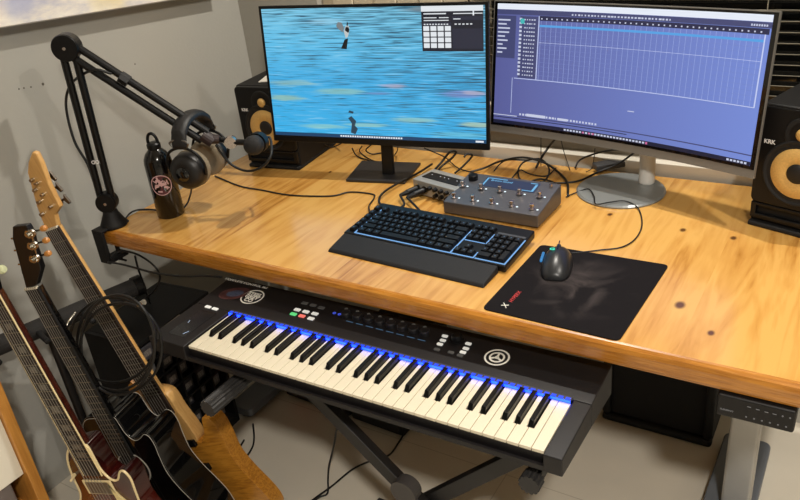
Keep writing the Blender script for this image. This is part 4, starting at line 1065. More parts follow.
# ================================================================== KEYBOARD STAND
ks = thing('keyboard_stand', 'black X-shaped keyboard stand holding the music keyboard', 'stand', (0.95, 0, 0))
ko = Vector((.95, 0, 0))
def kp(x, y, z): return Vector((x, y, z)) - ko
armL = atz(222, 400, -.175); armR = atz(532, 472, -.175)
za = T + ZP - .070 - .016
M_stand = mat('stand_black', rgb(22, 20, 20), .45)
def rib(b, a, c, r, n=24):
    d = (c - a); L_ = d.length; prof = []
    Mx = frame_to(a, c); m_ = 36; rings = []
    for z in (0, L_):
        rings.append([b.verts.new(Mx @ Vector(((r if j % 3 else r * .86) * cos(2 * pi * j / m_), (r if j % 3 else r * .86) * sin(2 * pi * j / m_), z))) for j in range(m_)])
    for j in range(m_): b.faces.new((rings[0][j], rings[0][(j + 1) % m_], rings[1][(j + 1) % m_], rings[1][j]))
    b.faces.new(rings[0][::-1]); b.faces.new(rings[1]); return b
for (ar, xa) in ((armL, .630), (armR, 1.335)):
    b = B(); box(b, xa - .014 - ko.x, xa + .014 - ko.x, -.19, .13, za - .012, za + .014); arm = link('support_arm', b, M_stand, ks, bevel=.002)
    b = B(); y0 = -.300 if xa < 1 else -.215; rib(b, kp(xa, y0, za), kp(xa, -.19, za), .0205); link('ribbed_grip', b, mat('ribbed_rubber', rgb(40, 38, 37), .6), arm, smooth=False)
piv = Vector((.965, 0.0, T - .47))
def leg(x0, z0, x1, z1, y, nm='crossed_leg'):
    a = kp(x0, y, z0); c = kp(x1, y, z1); d = (c - a).normalized(); up = Vector((0, 1, 0)); s = d.cross(up)
    b = B(); w_ = .017; t_ = .012
    hexa(b, [a + s * w_ - up * t_, a + s * w_ + up * t_, a - s * w_ + up * t_, a - s * w_ - up * t_], [c + s * w_ - up * t_, c + s * w_ + up * t_, c - s * w_ + up * t_, c - s * w_ - up * t_])
    return link(nm, b, M_stand, ks, bevel=.002)
yl = -.10
leg(.735, za - .014, 1.31, .045, yl - .014); leg(1.315, za - .014, .79, .045, yl + .014)
b = B(); pv = aty(405, 491, yl - .03); lathe(b, [(.030, -.022), (.032, -.018), (.032, .010)], Matrix.Translation(pv - ko) @ Matrix.Rotation(pi / 2, 4, 'X'), 32); link('pivot_disc', b, mat('pivot_grey', rgb(66, 62, 60), .5), ks)
for x in (.79, 1.31):
    b = B(); box(b, x - .016 - ko.x, x + .016 - ko.x, -.34, .03, .006, .036); ft = link('floor_bar', b, M_stand, ks, bevel=.002)
    b = B(); box(b, x - .019 - ko.x, x + .019 - ko.x, -.36, -.33, 0, .04); box(b, x - .019 - ko.x, x + .019 - ko.x, .03, .06, 0, .04); link('rubber_end', b, M_rubber, ft, bevel=.003)


# ================================================================== GUITARS
class Guitar:
    """a guitar standing edge-on in the rack: local x across, y up the neck, z out of the face; origin at the nut"""
    def __init__(g, name, label, y0, az, nut, brd, group=None):
        g.n = Vector((cos(radians(az)), sin(radians(az)), 0)); g.p0 = Vector((0, y0, T)); g.u = Vector((-g.n.y, g.n.x, 0))
        N_ = g.hit(*nut); Bq = g.hit(*brd); ax_ = (N_ - Bq).normalized()
        g.N = N_; g.ax = ax_; g.w = ax_.cross(g.n).normalized()
        M = Matrix((g.w, ax_, g.n)).transposed().to_4x4(); M.translation = N_
        g.M = M; g.Mi = M.inverted()
        g.root = thing(name, label, 'guitar', matrix=M, group=group)
    def hit(g, px, py):
        d = ray(px, py); return CAM + d * (g.n.dot(g.p0 - CAM) / g.n.dot(d))
    def P(g, px, py):
        v = g.Mi @ g.hit(px, py); return (v.x, v.y)
def smooth_outline(pts, k=6):
    P = [Vector((p[0], p[1], 0)) for p in pts]; n = len(P); out = []
    for i in range(n):
        a, b, c, d = P[i - 1], P[i], P[(i + 1) % n], P[(i + 2) % n]
        for t in range(k):
            u = t / k; q = 0.5 * ((2 * b) + (c - a) * u + (2 * a - 5 * b + 4 * c - d) * u * u + (3 * b - a - 3 * c + d) * u ** 3)
            out.append((q.x, q.y))
    return out
def neck(g, m, w0, w1, L_, th=.020, side=None):
    b = B(); A_ = []
    for i in range(9):
        t = i / 8; y = -L_ * t; w_ = (w0 + (w1 - w0) * t) / 2; d = th * (1 + .2 * t)
        A_.append([b.verts.new((w_ * cos(a), y, -.006 - d * max(0, sin(a)) * 1.0)) for a in [pi * j / 10 for j in range(11)]])
    for p, q in zip(A_, A_[1:]):
        for j in range(10): b.faces.new((p[j], p[j + 1], q[j + 1], q[j]))
        b.faces.new((p[0], q[0], q[10], p[10]))
    b.faces.new(A_[0]); b.faces.new(A_[-1])
    return link('neck', b, m, g.root, smooth=False)
def fretboard(g, m, w0, w1, L_, nfr, scale, parent=None, fan=0, inlay=None, binding=None, z0=-.006):
    b = B(); hexa(b, [(-w1 / 2, -L_, z0), (w1 / 2, -L_, z0), (w0 / 2, 0, z0), (-w0 / 2, 0, z0)], [(-w1 / 2, -L_, 0), (w1 / 2, -L_, 0), (w0 / 2, 0, 0), (-w0 / 2, 0, 0)])
    fb = link('fretboard', b, m, g.root)
    b = B()
    for k in range(1, nfr + 1):
        y = -scale * (1 - 2 ** (-k / 12)); 
        if y < -L_: break
        w_ = (w0 + (w1 - w0) * (-y / L_)) / 2
        box(b, -w_, w_, y - .001, y + .001, 0, .0012)
    link('frets', b, mat('fret_wire', rgb(120, 110, 94), .3, .9), fb)
    b = box(B(), -w0 / 2, w0 / 2, -.002, .003, -.004, .003); link('nut', b, mat('nut_bone', rgb(214, 206, 184), .4), fb)
    if inlay:
        for k in (3, 5, 7, 9, 12, 15, 17, 19, 21):
            y = -scale * ((1 - 2 ** (-k / 12)) + (1 - 2 ** (-(k - 1) / 12))) / 2
            if -y > L_: break
            b = B(); w_ = (w0 + (w1 - w0) * (-y / L_)) / 2; box(b, -w_ * .45, w_ * .45, y - .008, y + .008, 0, .0006); link('inlay', b, inlay, fb)
    if binding:
        for s in (-1, 1):
            b = B(); x0, x1 = s * w0 / 2, s * w1 / 2; o_ = .0022 * s
            hexa(b, [(x1, -L_, -.0025), (x1 + o_, -L_, -.0025), (x0 + o_, 0, -.0025), (x0, 0, -.0025)], [(x1, -L_, .0006), (x1 + o_, -L_, .0006), (x0 + o_, 0, .0006), (x0, 0, .0006)])
            link('binding', b, binding, fb)
    return fb
def strings(g, n_, w0, w1, L_, m=None):
    for k in range(n_):
        t = k / (n_ - 1) - .5
        b = cyl(B(), (t * w0 * .84, .004, .0032), (t * w1, -L_, .007), .0008 - .0003 * (k / (n_ - 1)), n=5)
        link('string', b, m or mat('string_steel', rgb(150, 145, 136), .35, .6), g.root)
M_maple = wood('maple_light', [(.3, rgb(190, 140, 78)), (.6, rgb(216, 170, 104)), (.9, rgb(226, 184, 124))], 'y', 10, 12, .3, (), .3, .2)
M_flame = wood('flamed_ochre', [(.3, rgb(140, 84, 24)), (.55, rgb(190, 128, 44)), (.85, rgb(214, 156, 66))], 'x', 18, 7, .28, (), .6, .3)
M_rose = mat('rosewood', rgb(36, 24, 17), .6, noise=.25, nscale=50)
M_ebony = mat('ebony', rgb(17, 15, 14), .6, noise=.15, nscale=50)
M_nick = mat('nickel', rgb(186, 182, 172), .25, 1.0)
M_dknick = mat('dark_nickel', rgb(96, 90, 84), .3, 1.0)

# ---- natural wood, extended range, fanned headstock
g1 = Guitar('electric_guitar', 'natural wood electric guitar with seven strings, rearmost in the rack beside the desk', -.215, -82, (51, 229), (131, 360))
sc = None
head = [(31.5, 152), (27.6, 162.5), (27, 173), (36, 206), (45, 230), (57, 227), (54, 215), (59.4, 207.5), (48, 185), (40.5, 164), (35.4, 153.5)]
hp_ = [g1.P(*q) for q in head]
link('headstock', prism(B(), hp_[::-1], -.015, -.001), M_maple, g1.root, bevel=.003)
NL = .56
neck(g1, M_maple, .052, .074, NL, .020); fretboard(g1, M_rose, .050, .072, NL, 24, .66, inlay=None)
strings(g1, 7, .050, .064, .62)
lefts = [(30, 181), (33, 191), (37, 203), (40, 215)]; rights = [(46, 178), (52, 189), (60, 201)]
for (a, c) in lefts:
    x, y = g1.P(a, c); post = cyl(B(), (x + .012, y, -.016), (x + .012, y, .008), .0045, n=12); b = B(); cyl(b, (x + .012, y, -.016), (x + .012, y, -.036), .007, n=10); cyl(b, (x + .012, y, -.030), (x - .010, y + .003, -.030), .0028, n=8); lathe(b, [(.0, -.008), (.006, -.004), (.0075, 0), (.006, .004), (0, .008)], Matrix.Translation((x - .012, y + .003, -.030)), 10); tn = link('tuner', b, M_dknick, g1.root); link('string_post', post, M_nick, tn)
for (a, c) in rights:
    x, y = g1.P(a - 5, c + 4); post = cyl(B(), (x - .014, y, -.016), (x - .014, y, .008), .0045, n=12); b = B(); cyl(b, (x - .014, y, -.016), (x - .014, y, -.030), .008, n=10); cyl(b, (x - .012, y, -.022), (x + .014, y + .003, -.022), .003, n=8); hexa(b, [(x + .012, y - .001, -.025), (x + .020, y - .012, -.025), (x + .026, y - .009, -.025), (x + .020, y + .014, -.025)], [(x + .012, y - .001, -.019), (x + .020, y - .012, -.019), (x + .026, y - .009, -.019), (x + .020, y + .014, -.019)]); tn = link('tuner', b, M_dknick, g1.root); link('string_post', post, M_nick, tn)
body = [g1.P(*q) for q in ((130, 388), (136, 387), (150, 400))]
nb = [(-.066, -.455), (-.060, -.452), (-.040, -.50), (-.036, -.60), (.036, -.60), (.040, -.645), (.062, -.665), (.092, -.635), (.112, -.592), (.130, -.588), (.146, -.612), (.146, -.66), (.138, -.72), (.150, -.775), (.184, -.87), (.165, -.915), (.06, -.915), (-.08, -.895), (-.160, -.85), (-.165, -.74), (-.130, -.66), (-.110, -.60), (-.115, -.55), (-.100, -.50), (-.080, -.462)]
bd = link('body', prism(B(), smooth_outline(nb, 5), -.052, -.008), M_flame, g1.root, bevel=.006, seg=3)
link('neck_heel', prism(B(), smooth_outline([(-.037, -.50), (.037, -.50), (.046, -.56), (.056, -.62), (.054, -.655), (.03, -.66), (-.036, -.64)], 5), -.044, -.0065), M_maple, g1.root, bevel=.004)
for y in (-.66, -.74):
    b = box(B(), -.045, .045, y - .010, y + .010, -.010, .001); link('pickup', b, M_black, g1.root, bevel=.002)
link('bridge', box(B(), -.04, .04, -.80, -.775, -.010, .006), M_dknick, g1.root, bevel=.002)

# ---- black acoustic with cutaway and slotted headstock
g2 = Guitar('acoustic_guitar', 'glossy black acoustic guitar with cutaway and cream tuner knobs, middle of the rack', -.365, -80, (31, 288.5), (119, 446))
head = [(12, 227), (12, 239), (19.5, 266), (26, 290), (36, 285.5), (40.5, 269), (34, 250), (30, 233), (25.5, 225.5)]
hp_ = [g2.P(*q) for q in head]
hd = link('headstock', prism(B(), hp_[::-1], -.016, -.001), mat('headstock_black', rgb(13, 12, 12), .4), g2.root, bevel=.002)
neck(g2, M_blackg, .044, .054, .40, .022); fretboard(g2, M_ebony, .042, .053, .49, 20, .648)
strings(g2, 6, .042, .052, .66)
for s, pts_t in ((1, ((33, 233), (35.5, 245), (37.5, 258))), (-1, ((15, 240), (18, 252), (22, 266)))):
    pls = []
    for (a, c) in pts_t:
        x, y = g2.P(a, c)
        t_ = link('tuner', cyl(B(), (x - s * .004, y, -.010), (x + s * .022, y + .002, -.010), .0026, n=8), M_nick, g2.root)
        if s > 0:
            cyl_ = B(); lathe(cyl_, [(.0028, 0), (.0062, .002), (.0070, .008), (.0058, .014), (.002, .016), (0, .016)], frame_to((x + .018, y + .002, -.010), (x + .05, y + .005, -.010)), 14)
            link('cream_knob', cyl_, mat('tuner_cream', rgb(190, 128, 62), .35), t_)
            b = B(); cyl(b, (x - .012, y, -.002), (x - .012, y, .004), .0095, n=18); cyl(b, (x - .012, y, .004), (x - .012, y, .009), .005, n=12); ring(b, (x - .002, y), .005, .009, -.002, .003, 16); link('gear', b, M_nick, t_)
    if s > 0:
        a, c = g2.P(31, 231), g2.P(38, 264); d = Vector((c[0] - a[0], c[1] - a[1]))
        hexa_b = B(); hexa(hexa_b, [(a[0] - .012, a[1], -.003), (a[0] + .001, a[1], -.003), (c[0] + .001, c[1], -.003), (c[0] - .012, c[1], -.003)], [(a[0] - .012, a[1], -.0015), (a[0] + .001, a[1], -.0015), (c[0] + .001, c[1], -.0015), (c[0] - .012, c[1], -.0015)])
        link('tuner_plate', hexa_b, M_nick, hd)
hs = B()
for s in (-1, 1):
    a, c = g2.P(19 + s * 4, 236), g2.P(27 + s * 4, 274); w_ = .006
    hexa(hs, [(a[0] - w_, a[1], -.003), (a[0] + w_, a[1], -.003), (c[0] + w_, c[1], -.003), (c[0] - w_, c[1], -.003)], [(a[0] - w_, a[1], -.0024), (a[0] + w_, a[1], -.0024), (c[0] + w_, c[1], -.0024), (c[0] - w_, c[1], -.0024)])
link('headstock_slot', hs, mat('slot_dark', rgb(30, 28, 27), .7), hd)
ab = [(-.03, -.372), (.0, -.366), (.03, -.372), (.036, -.40), (.040, -.425), (.055, -.442), (.075, -.436), (.095, -.424), (.112, -.432), (.117, -.46), (.112, -.50), (.110, -.55), (.125, -.60), (.150, -.65), (.168, -.70), (.165, -.76), (.12, -.80), (0, -.82), (-.13, -.80), (-.175, -.74), (-.175, -.67), (-.140, -.60), (-.105, -.54), (-.100, -.49), (-.110, -.44), (-.105, -.40), (-.075, -.375)]
ol = smooth_outline(ab, 5)
bd2 = link('body', prism(B(), ol, -.100, -.008), M_blackg, g2.root, bevel=.003)
M_bind = mat('binding_white', rgb(196, 192, 180), .4)
for z, ins in ((-.0075, .0045),):
    P = []
    n = len(ol)
    for i in range(n):
        a = Vector(ol[i - 1]); c = Vector(ol[(i + 1) % n]); t = (c - a).normalized(); nr = Vector((-t.y, t.x)); P.append(Vector((ol[i][0], ol[i][1], z)) + Vector((nr.x, nr.y, 0)) * -ins * (1 if True else -1))
    link('binding_line', tube(B(), P, .0006, 5, smooth=False, closed=True), M_bind, bd2)
P = [Vector((x, y, -.0995)) for x, y in ol]; link('back_binding', tube(B(), P, .0007, 5, smooth=False, closed=True), M_bind, bd2)
b = B(); ring(b, (0, -.535), .046, .050, -.008, -.0072, 40); link('sound_hole_rosette', b, M_bind, bd2)
b = B(); lathe(b, [(.0455, -.0078), (.0455, -.0070), (0, -.0070)], Matrix.Translation((0, -.535, 0)), 36); link('sound_hole', b, mat('hole_dark', rgb(12, 9, 8), .9), bd2)
link('bridge', box(B(), -.07, .07, -.70, -.67, -.008, .002), M_ebony, g2.root, bevel=.002)
link('lower_strap_button', cyl(B(), (0, -.818, -.05), (0, -.83, -.05), .006, n=10), M_nick, g2.root)

# ---- sunburst single-cut with cream binding
g3 = Guitar('electric_guitar', 'dark red sunburst electric guitar with cream binding, frontmost in the rack', -.50, -78, (-10, 293), (85, 462))
M_burst = bpy.data.materials.new('sunburst_red'); M_burst.use_nodes = True
def burst():
    nt = M_burst.node_tree; N = nt.nodes; L = nt.links; p = N['Principled BSDF']; p.inputs['Roughness'].default_value = .12; p.inputs['Coat Weight'].default_value = .6
    tc = N.new('ShaderNodeTexCoord'); d = N.new('ShaderNodeVectorMath'); d.operation = 'DISTANCE'; L.new(tc.outputs['Object'], d.inputs[0]); d.inputs[1].default_value = (.0, -.66, 0)
    n = N.new('ShaderNodeTexNoise'); n.inputs['Scale'].default_value = 20; L.new(tc.outputs['Object'], n.inputs['Vector'])
    ad = N.new('ShaderNodeMath'); ad.operation = 'MULTIPLY_ADD'; L.new(n.outputs['Fac'], ad.inputs[0]); ad.inputs[1].default_value = .02; L.new(d.outputs['Value'], ad.inputs[2])
    cr = N.new('ShaderNodeValToRGB'); L.new(ad.outputs[0], cr.inputs['Fac']); e = cr.color_ramp.elements
    e[0].position = .05; e[0].color = rgb(110, 40, 18); e[1].position = .20; e[1].color = rgb(36, 8, 7); q = e.new(.12); q.color = rgb(72, 18, 11)
    L.new(cr.outputs[0], p.inputs['Base Color'])
burst()
M_neckr = mat('mahogany_red', rgb(60, 22, 14), .2, coat=.5, noise=.1)
hd3 = [(-.020, 0), (.020, 0), (.030, .03), (.036, .06), (.044, .12), (.046, .16), (.015, .150), (0, .158), (-.015, .150), (-.046, .16), (-.044, .12), (-.036, .06), (-.030, .03)]
link('headstock', prism(B(), hd3, -.018, -.003), M_blackg, g3.root, bevel=.002)
M_pearl = mat('pearl_green', rgb(196, 200, 160), .3)
for s in (-1, 1):
    for k in range(3):
        y = .045 + k * .04; x = s * (.036 + k * .003)
        b = cyl(B(), (x, y, -.010), (x + s * .014, y, -.010), .003, n=8); ring(b, (x - s * .012, y), .002, .006, -.003, .006, 14); t_ = link('tuner', b, M_nick, g3.root)
        link('pearl_knob', lathe(B(), [(.003, 0), (.009, .003), (.010, .010), (.007, .016), (0, .017)], frame_to((x + s * .012, y, -.010), (x + s * .05, y, -.010)), 14), M_pearl, t_)
M_creamb = mat('binding_cream', rgb(226, 206, 158), .4)
neck(g3, M_neckr, .044, .056, .43, .022); fretboard(g3, M_rose, .043, .055, .50, 22, .629, inlay=mat('inlay_pearl', rgb(104, 96, 84), .3), binding=M_creamb)
strings(g3, 6, .043, .052, .66)
lb = [(-.03, -.42), (.0, -.41), (.028, -.412), (.030, -.45), (.031, -.485), (.045, -.512), (.066, -.514), (.086, -.490), (.100, -.488), (.108, -.51), (.102, -.55), (.098, -.59), (.115, -.64), (.150, -.69), (.160, -.74), (.13, -.79), (.0, -.81), (-.14, -.79), (-.160, -.73), (-.150, -.67), (-.105, -.60), (-.080, -.56), (-.074, -.52), (-.066, -.475), (-.05, -.44)]
ol = smooth_outline(lb, 5)
bd3 = link('body', prism(B(), ol, -.055, -.004), M_burst, g3.root, bevel=.003)
P = [Vector((x, y, -.0045)) for x, y in ol]; link('binding', tube(B(), P, .0028, 6, smooth=False, closed=True), M_creamb, bd3)
for y, w_ in ((-.535, .034), (-.625, .034)):
    b = box(B(), -.045, .045, y - .021, y + .021, -.004, .001); pr_ = link('pickup', b, M_creamb, g3.root, bevel=.002)
    link('pickup_cover', box(B(), -.035, .035, y - .017, y + .017, .001, .0032), mat('cover_nickel', rgb(120, 112, 98), .3, .8), pr_, bevel=.0015)
link('pickguard', prism(B(), [(.030, -.518), (.050, -.560), (.080, -.60), (.085, -.68), (.045, -.70), (.036, -.65), (.036, -.52)], -.004, .002), mat('pickguard_cream', rgb(228, 208, 150), .35), g3.root, bevel=.001)
link('bridge', box(B(), -.045, .045, -.690, -.675, -.004, .008), M_nick, g3.root, bevel=.002)
link('toggle_switch', cyl(B(), (-.062, -.500, -.004), (-.058, -.502, .016), .0045, .003, n=10), M_creamb, g3.root)
for x, y in ((.08, -.74), (.11, -.70)): link('control_knob', cyl(B(), (x, y, -.004), (x, y, .012), .012, .010, n=20), M_creamb, g3.root)

# ================================================================== GUITAR RACK
rz = T - .19
ra, rb_ = atz(0, 345, -.19), atz(128, 290, -.19)
rd = (rb_ - ra).normalized(); rs = Vector((rd.y, -rd.x, 0))
rack = thing('guitar_rack', 'black padded multi-guitar floor rack against the left wall', 'guitar rack', (0, 0, 0))
r0, r1 = ra - rd * .12, rb_ + rd * .03
b = B(); cyl(b, r0, r1, .026, n=20); bar = link('padded_bar', b, mat('foam_black', rgb(34, 32, 31), .85, bump=.5, bscale=300), rack, smooth=False)
for p in (r0, r1): link('end_cap', cyl(B(), p - rd * .012, p + rd * .012, .030, n=20), M_black, bar)
for t in (.18, .42, .66, .90):
    p = r0 + (r1 - r0) * t
    b = B(); tube(b, [p + Vector((0, 0, .0)) - rs * -.02, p + rs * .05, p + rs * .095 + Vector((0, 0, .004))], .008, 8); link('neck_divider', b, M_rubber, rack, smooth=True)
for p in (r0 + rd * .03, r0 + rd * .24):
    b = B(); x_f = p.x - .02
    tube(b, [Vector((p.x, p.y, rz)), Vector((p.x + .01, p.y, T - .5)), Vector((p.x + .03, p.y, .04))], .012, 8); link('upright', b, M_stand, rack, smooth=True)
    b = B(); tube(b, [Vector((p.x - .05, p.y, .014)), Vector((p.x + .34, p.y, .014))], .012, 8, smooth=False); link('floor_rail', b, M_stand, rack, smooth=True)
b = B(); hk = atz(58, 325, -.16); 
tube(b, [atz(52, 319, -.155), atz(58, 324, -.16), atz(65, 328, -.165), atz(69, 321, -.155), atz(76, 312, -.14)], .0032, 8, k=3)
link('metal_hook', b, M_nick, rack, smooth=True)

# coiled cable hanging over the rack end
cc_ = thing('coiled_cable', 'black guitar cable coiled in loops hanging on the rack end', 'cable', (0, 0, 0))
ctr = [(118, 345), (116, 343), (121, 348), (113, 340)]
for k, (cx, cy) in enumerate(ctr):
    P = []
    for i in range(20):
        a = 2 * pi * i / 20
        rx, ry = 37 + k * 2.0, 50 - k * 2.5
        px = cx + rx * cos(a) ; py = cy + ry * sin(a)
        P.append(aty(px, py, -.300 + .012 * k + .006 * sin(a * 2 + k)))
    b = B(); tube(b, catmull(P + [P[0]], 2)[:-1], .0034, 7, smooth=False, closed=True); link('loop', b, M_cable, cc_, smooth=True)
pj = aty(139, 305, -.28); b = B(); cyl(b, pj, pj + Vector((.02, 0, .012)), .006, n=12); link('jack_plug', b, M_nick, cc_)

# ================================================================== MEDIA CABINET
cz1 = T - .262
c0 = atz(160, 325, -.262); c1 = atz(205, 296, -.262); 
cabt = thing('media_cabinet', 'black cabinet with open square compartments under the left end of the music keyboard', 'cabinet', (.168, -.118, 0), (0, 0, radians(4)))
cD, cWd, cH = .20, .30, cz1
NC, NR = 5, 7; tk = .007
b = B()
box(b, -cD, 0, 0, .012, 0, cH); box(b, -cD, 0, cWd - .012, cWd, 0, cH); box(b, -cD, 0, .012, cWd - .012, cH - .014, cH); box(b, -cD, 0, .012, cWd - .012, 0, .03); box(b, -cD, -cD + .006, .012, cWd - .012, .03, cH - .014)
link('cabinet_frame', b, M_blackm, cabt, bevel=.002)
b = B(); cw = (cWd - .024) / NC; ch = (cH - .044) / NR
for i in range(1, NC): box(b, -cD + .006, -.004, .012 + i * cw - tk / 2, .012 + i * cw + tk / 2, .03, cH - .014)
for j in range(1, NR): box(b, -cD + .006, -.002, .012, cWd - .012, .03 + j * ch - tk / 2, .03 + j * ch + tk / 2)
link('divider_grid', b, M_black, cabt)
b = B(); box(b, 0, .003, .05, .17, cH - .012, cH - .004); link('silver_label_strip', b, mat('strip_tan', rgb(150, 136, 118), .4, .3), cabt)
CM = Matrix.Translation((.168, -.118, 0)) @ Matrix.Rotation(radians(4), 4, 'Z')
cprot = None; rnd = random.Random(11)
cm_ = [mat('case_grey_a', rgb(92, 90, 92), .35, noise=.3, nscale=120), mat('case_grey_b', rgb(64, 62, 66), .35, noise=.3, nscale=120), mat('case_brown', rgb(110, 96, 70), .4, noise=.3, nscale=120), mat('case_dark', rgb(46, 45, 50), .35, noise=.3, nscale=120)]
meshes = {}
for i in range(NC):
    for j in range(NR):
        mi_ = rnd.choice([0, 1, 1, 3, 3, 2])
        if mi_ not in meshes:
            b = B(); box(b, -.09, 0, 0, cw - tk - .006, 0, ch - tk - .012); o = link('small_case', b, cm_[mi_], bevel=.003); meshes[mi_] = o
            b = B(); box(b, 0, .0006, .008, cw - tk - .014, .012, ch - tk - .026); link('case_label', b, mat('case_label', rgb(118, 112, 108), .5, noise=.5, nscale=220), o)
            c = o
        else: c = copy_tree(meshes[mi_])
        c.matrix_world = CM @ Matrix.Translation((-.010 - rnd.uniform(0, .03), .012 + i * cw + tk / 2 + .003, .03 + j * ch + tk / 2 + .0005))
        tag(c, '%s case in the black cabinet, %s row, %s compartment from the left' % ({0: 'grey', 1: 'dark grey', 2: 'brownish', 3: 'near-black'}[mi_], ('bottom', 'second lowest', 'third lowest', 'middle', 'third highest', 'second highest', 'top')[j], ('first', 'second', 'third', 'fourth', 'fifth')[i]), 'case', 'small cases in the black cabinet')

# ================================================================== AMPS AND BOXES UNDER THE DESK
am = thing('power_amplifier', 'low black amplifier with a tiny red light on the floor under the music keyboard', 'amplifier', (.213, .338, 0), (0, 0, radians(-2)))
link('case', box(B(), 0, .27, 0, .26, .008, .165), M_blackm, am, bevel=.012, seg=3)
b = B(); [cyl(b, (x, y, 0), (x, y, .012), .012, n=12) for x in (.03, .24) for y in (.03, .23)]; link('rubber_foot', b, M_rubber, am)
link('front_panel', box(B(), .012, .258, -.003, 0, .02, .15), mat('amp_panel', rgb(28, 24, 28), .3), am, bevel=.002)
for k, x in enumerate((.035, .06, .20)): link('knob', cyl(B(), (x, -.003, .045), (x, -.014, .045), .009, .008, n=16), M_knob if False else mat('knob_dark', rgb(44, 43, 45), .35), am)
b = B(); lathe(b, [(.004, 0), (.003, .003), (0, .0035)], Matrix.Translation((.105, -.003, .052)) @ Matrix.Rotation(pi / 2, 4, 'X'), 10); link('red_light', b, emis('led_red', rgb(255, 60, 60), 5), am)
b = B(); [box(b, x, x + .004, -.0035, -.003, .03, .034) for x in (.13, .15, .175)]; link('panel_marks', b, emis('purple_marks', rgb(110, 60, 100), .4), am)
sb = thing('subwoofer', 'plain black box speaker on the floor behind the crossed stand legs', 'subwoofer', (.492, .328, 0), (0, 0, radians(-2)))
link('cabinet', box(B(), 0, .20, 0, .30, .01, .30), M_blackm, sb, bevel=.008, seg=3)
link('grille', box(B(), .012, .188, -.006, 0, .025, .285), M_rubber, sb, bevel=.003)
b = B(); [cyl(b, (x, y, 0), (x, y, .012), .012, n=12) for x in (.03, .17) for y in (.03, .27)]; link('rubber_foot', b, M_rubber, sb)
bx = thing('guitar_amplifier', 'large black amplifier cabinet with recessed grille on the floor by the right desk leg', 'amplifier', (1.194, .655, 0))
wB = .315; hB_ = .40
b = B(); t_ = .026
prism(b, rrect(0, wB, 0, hB_, .02), -.15, -.025, Matrix.Rotation(pi / 2, 4, 'X'))
link('cabinet', b, M_blackm, bx, bevel=.004).location = (0, 0, .0)
b = B()
box(b, .0, wB, .0, .03, .0, t_); box(b, .0, wB, 0, .03, hB_ - t_, hB_); box(b, 0, t_, 0, .03, t_, hB_ - t_); box(b, wB - t_, wB, 0, .03, t_, hB_ - t_)
link('front_frame', b, M_blackm, bx, bevel=.010, seg=3)
link('grille_cloth', box(B(), t_ - .001, wB - t_ + .001, .018, .026, t_ - .001, hB_ - t_ + .001), mat('grille_cloth', rgb(16, 14, 14), .9, bump=.6, bscale=700), bx)

# cables on the floor and under the desk
F0 = -T + .004
C_('thin black cable dropping from the keyboard stand to the floor', [(338, 420, -.44), (334, 445, -.58), (329, 466, -.68), (328, 480, F0), (327.5, 493, F0), (320, 497, F0), (312, 502, F0)], .0028)
C_('thin black cable crossing the floor behind the crossed stand legs', [(412, 420, F0 + .02), (405, 432, F0), (399, 442, F0), (389, 455, F0), (373, 460, F0), (353, 469, F0), (332, 486, F0), (314, 499, F0), (305, 508, F0)], .0028)
C_('grey cable loop on the floor beside the left desk foot', [(253, 424, F0), (254, 438, F0), (252, 448, F0), (245, 457, F0), (238, 452, F0), (244, 440, F0)], .003)
C_('black cable hanging in a loop below the clamp and desk corner', [(111, 258, -.07), (118, 252, -.065), (130, 252, -.065), (144, 258, -.07), (156, 268, -.09), (160, 278, -.13), (155, 290, -.17), (147, 297, -.21), (140, 303, -.262)], .0028)
C_('second black cable running along under the desk front to the music keyboard', [(108, 262, -.08), (120, 264, -.075), (136, 268, -.07), (155, 273, -.07), (180, 276, -.07), (205, 276, -.068), (222, 277, -.067)], .0028)
C_('black cable hanging straight down from under the desk to the black cabinet', [(135, 256, -.06), (138, 268, -.11), (143, 282, -.17), (148, 297, -.225), (150, 303, -.256)], .0028)

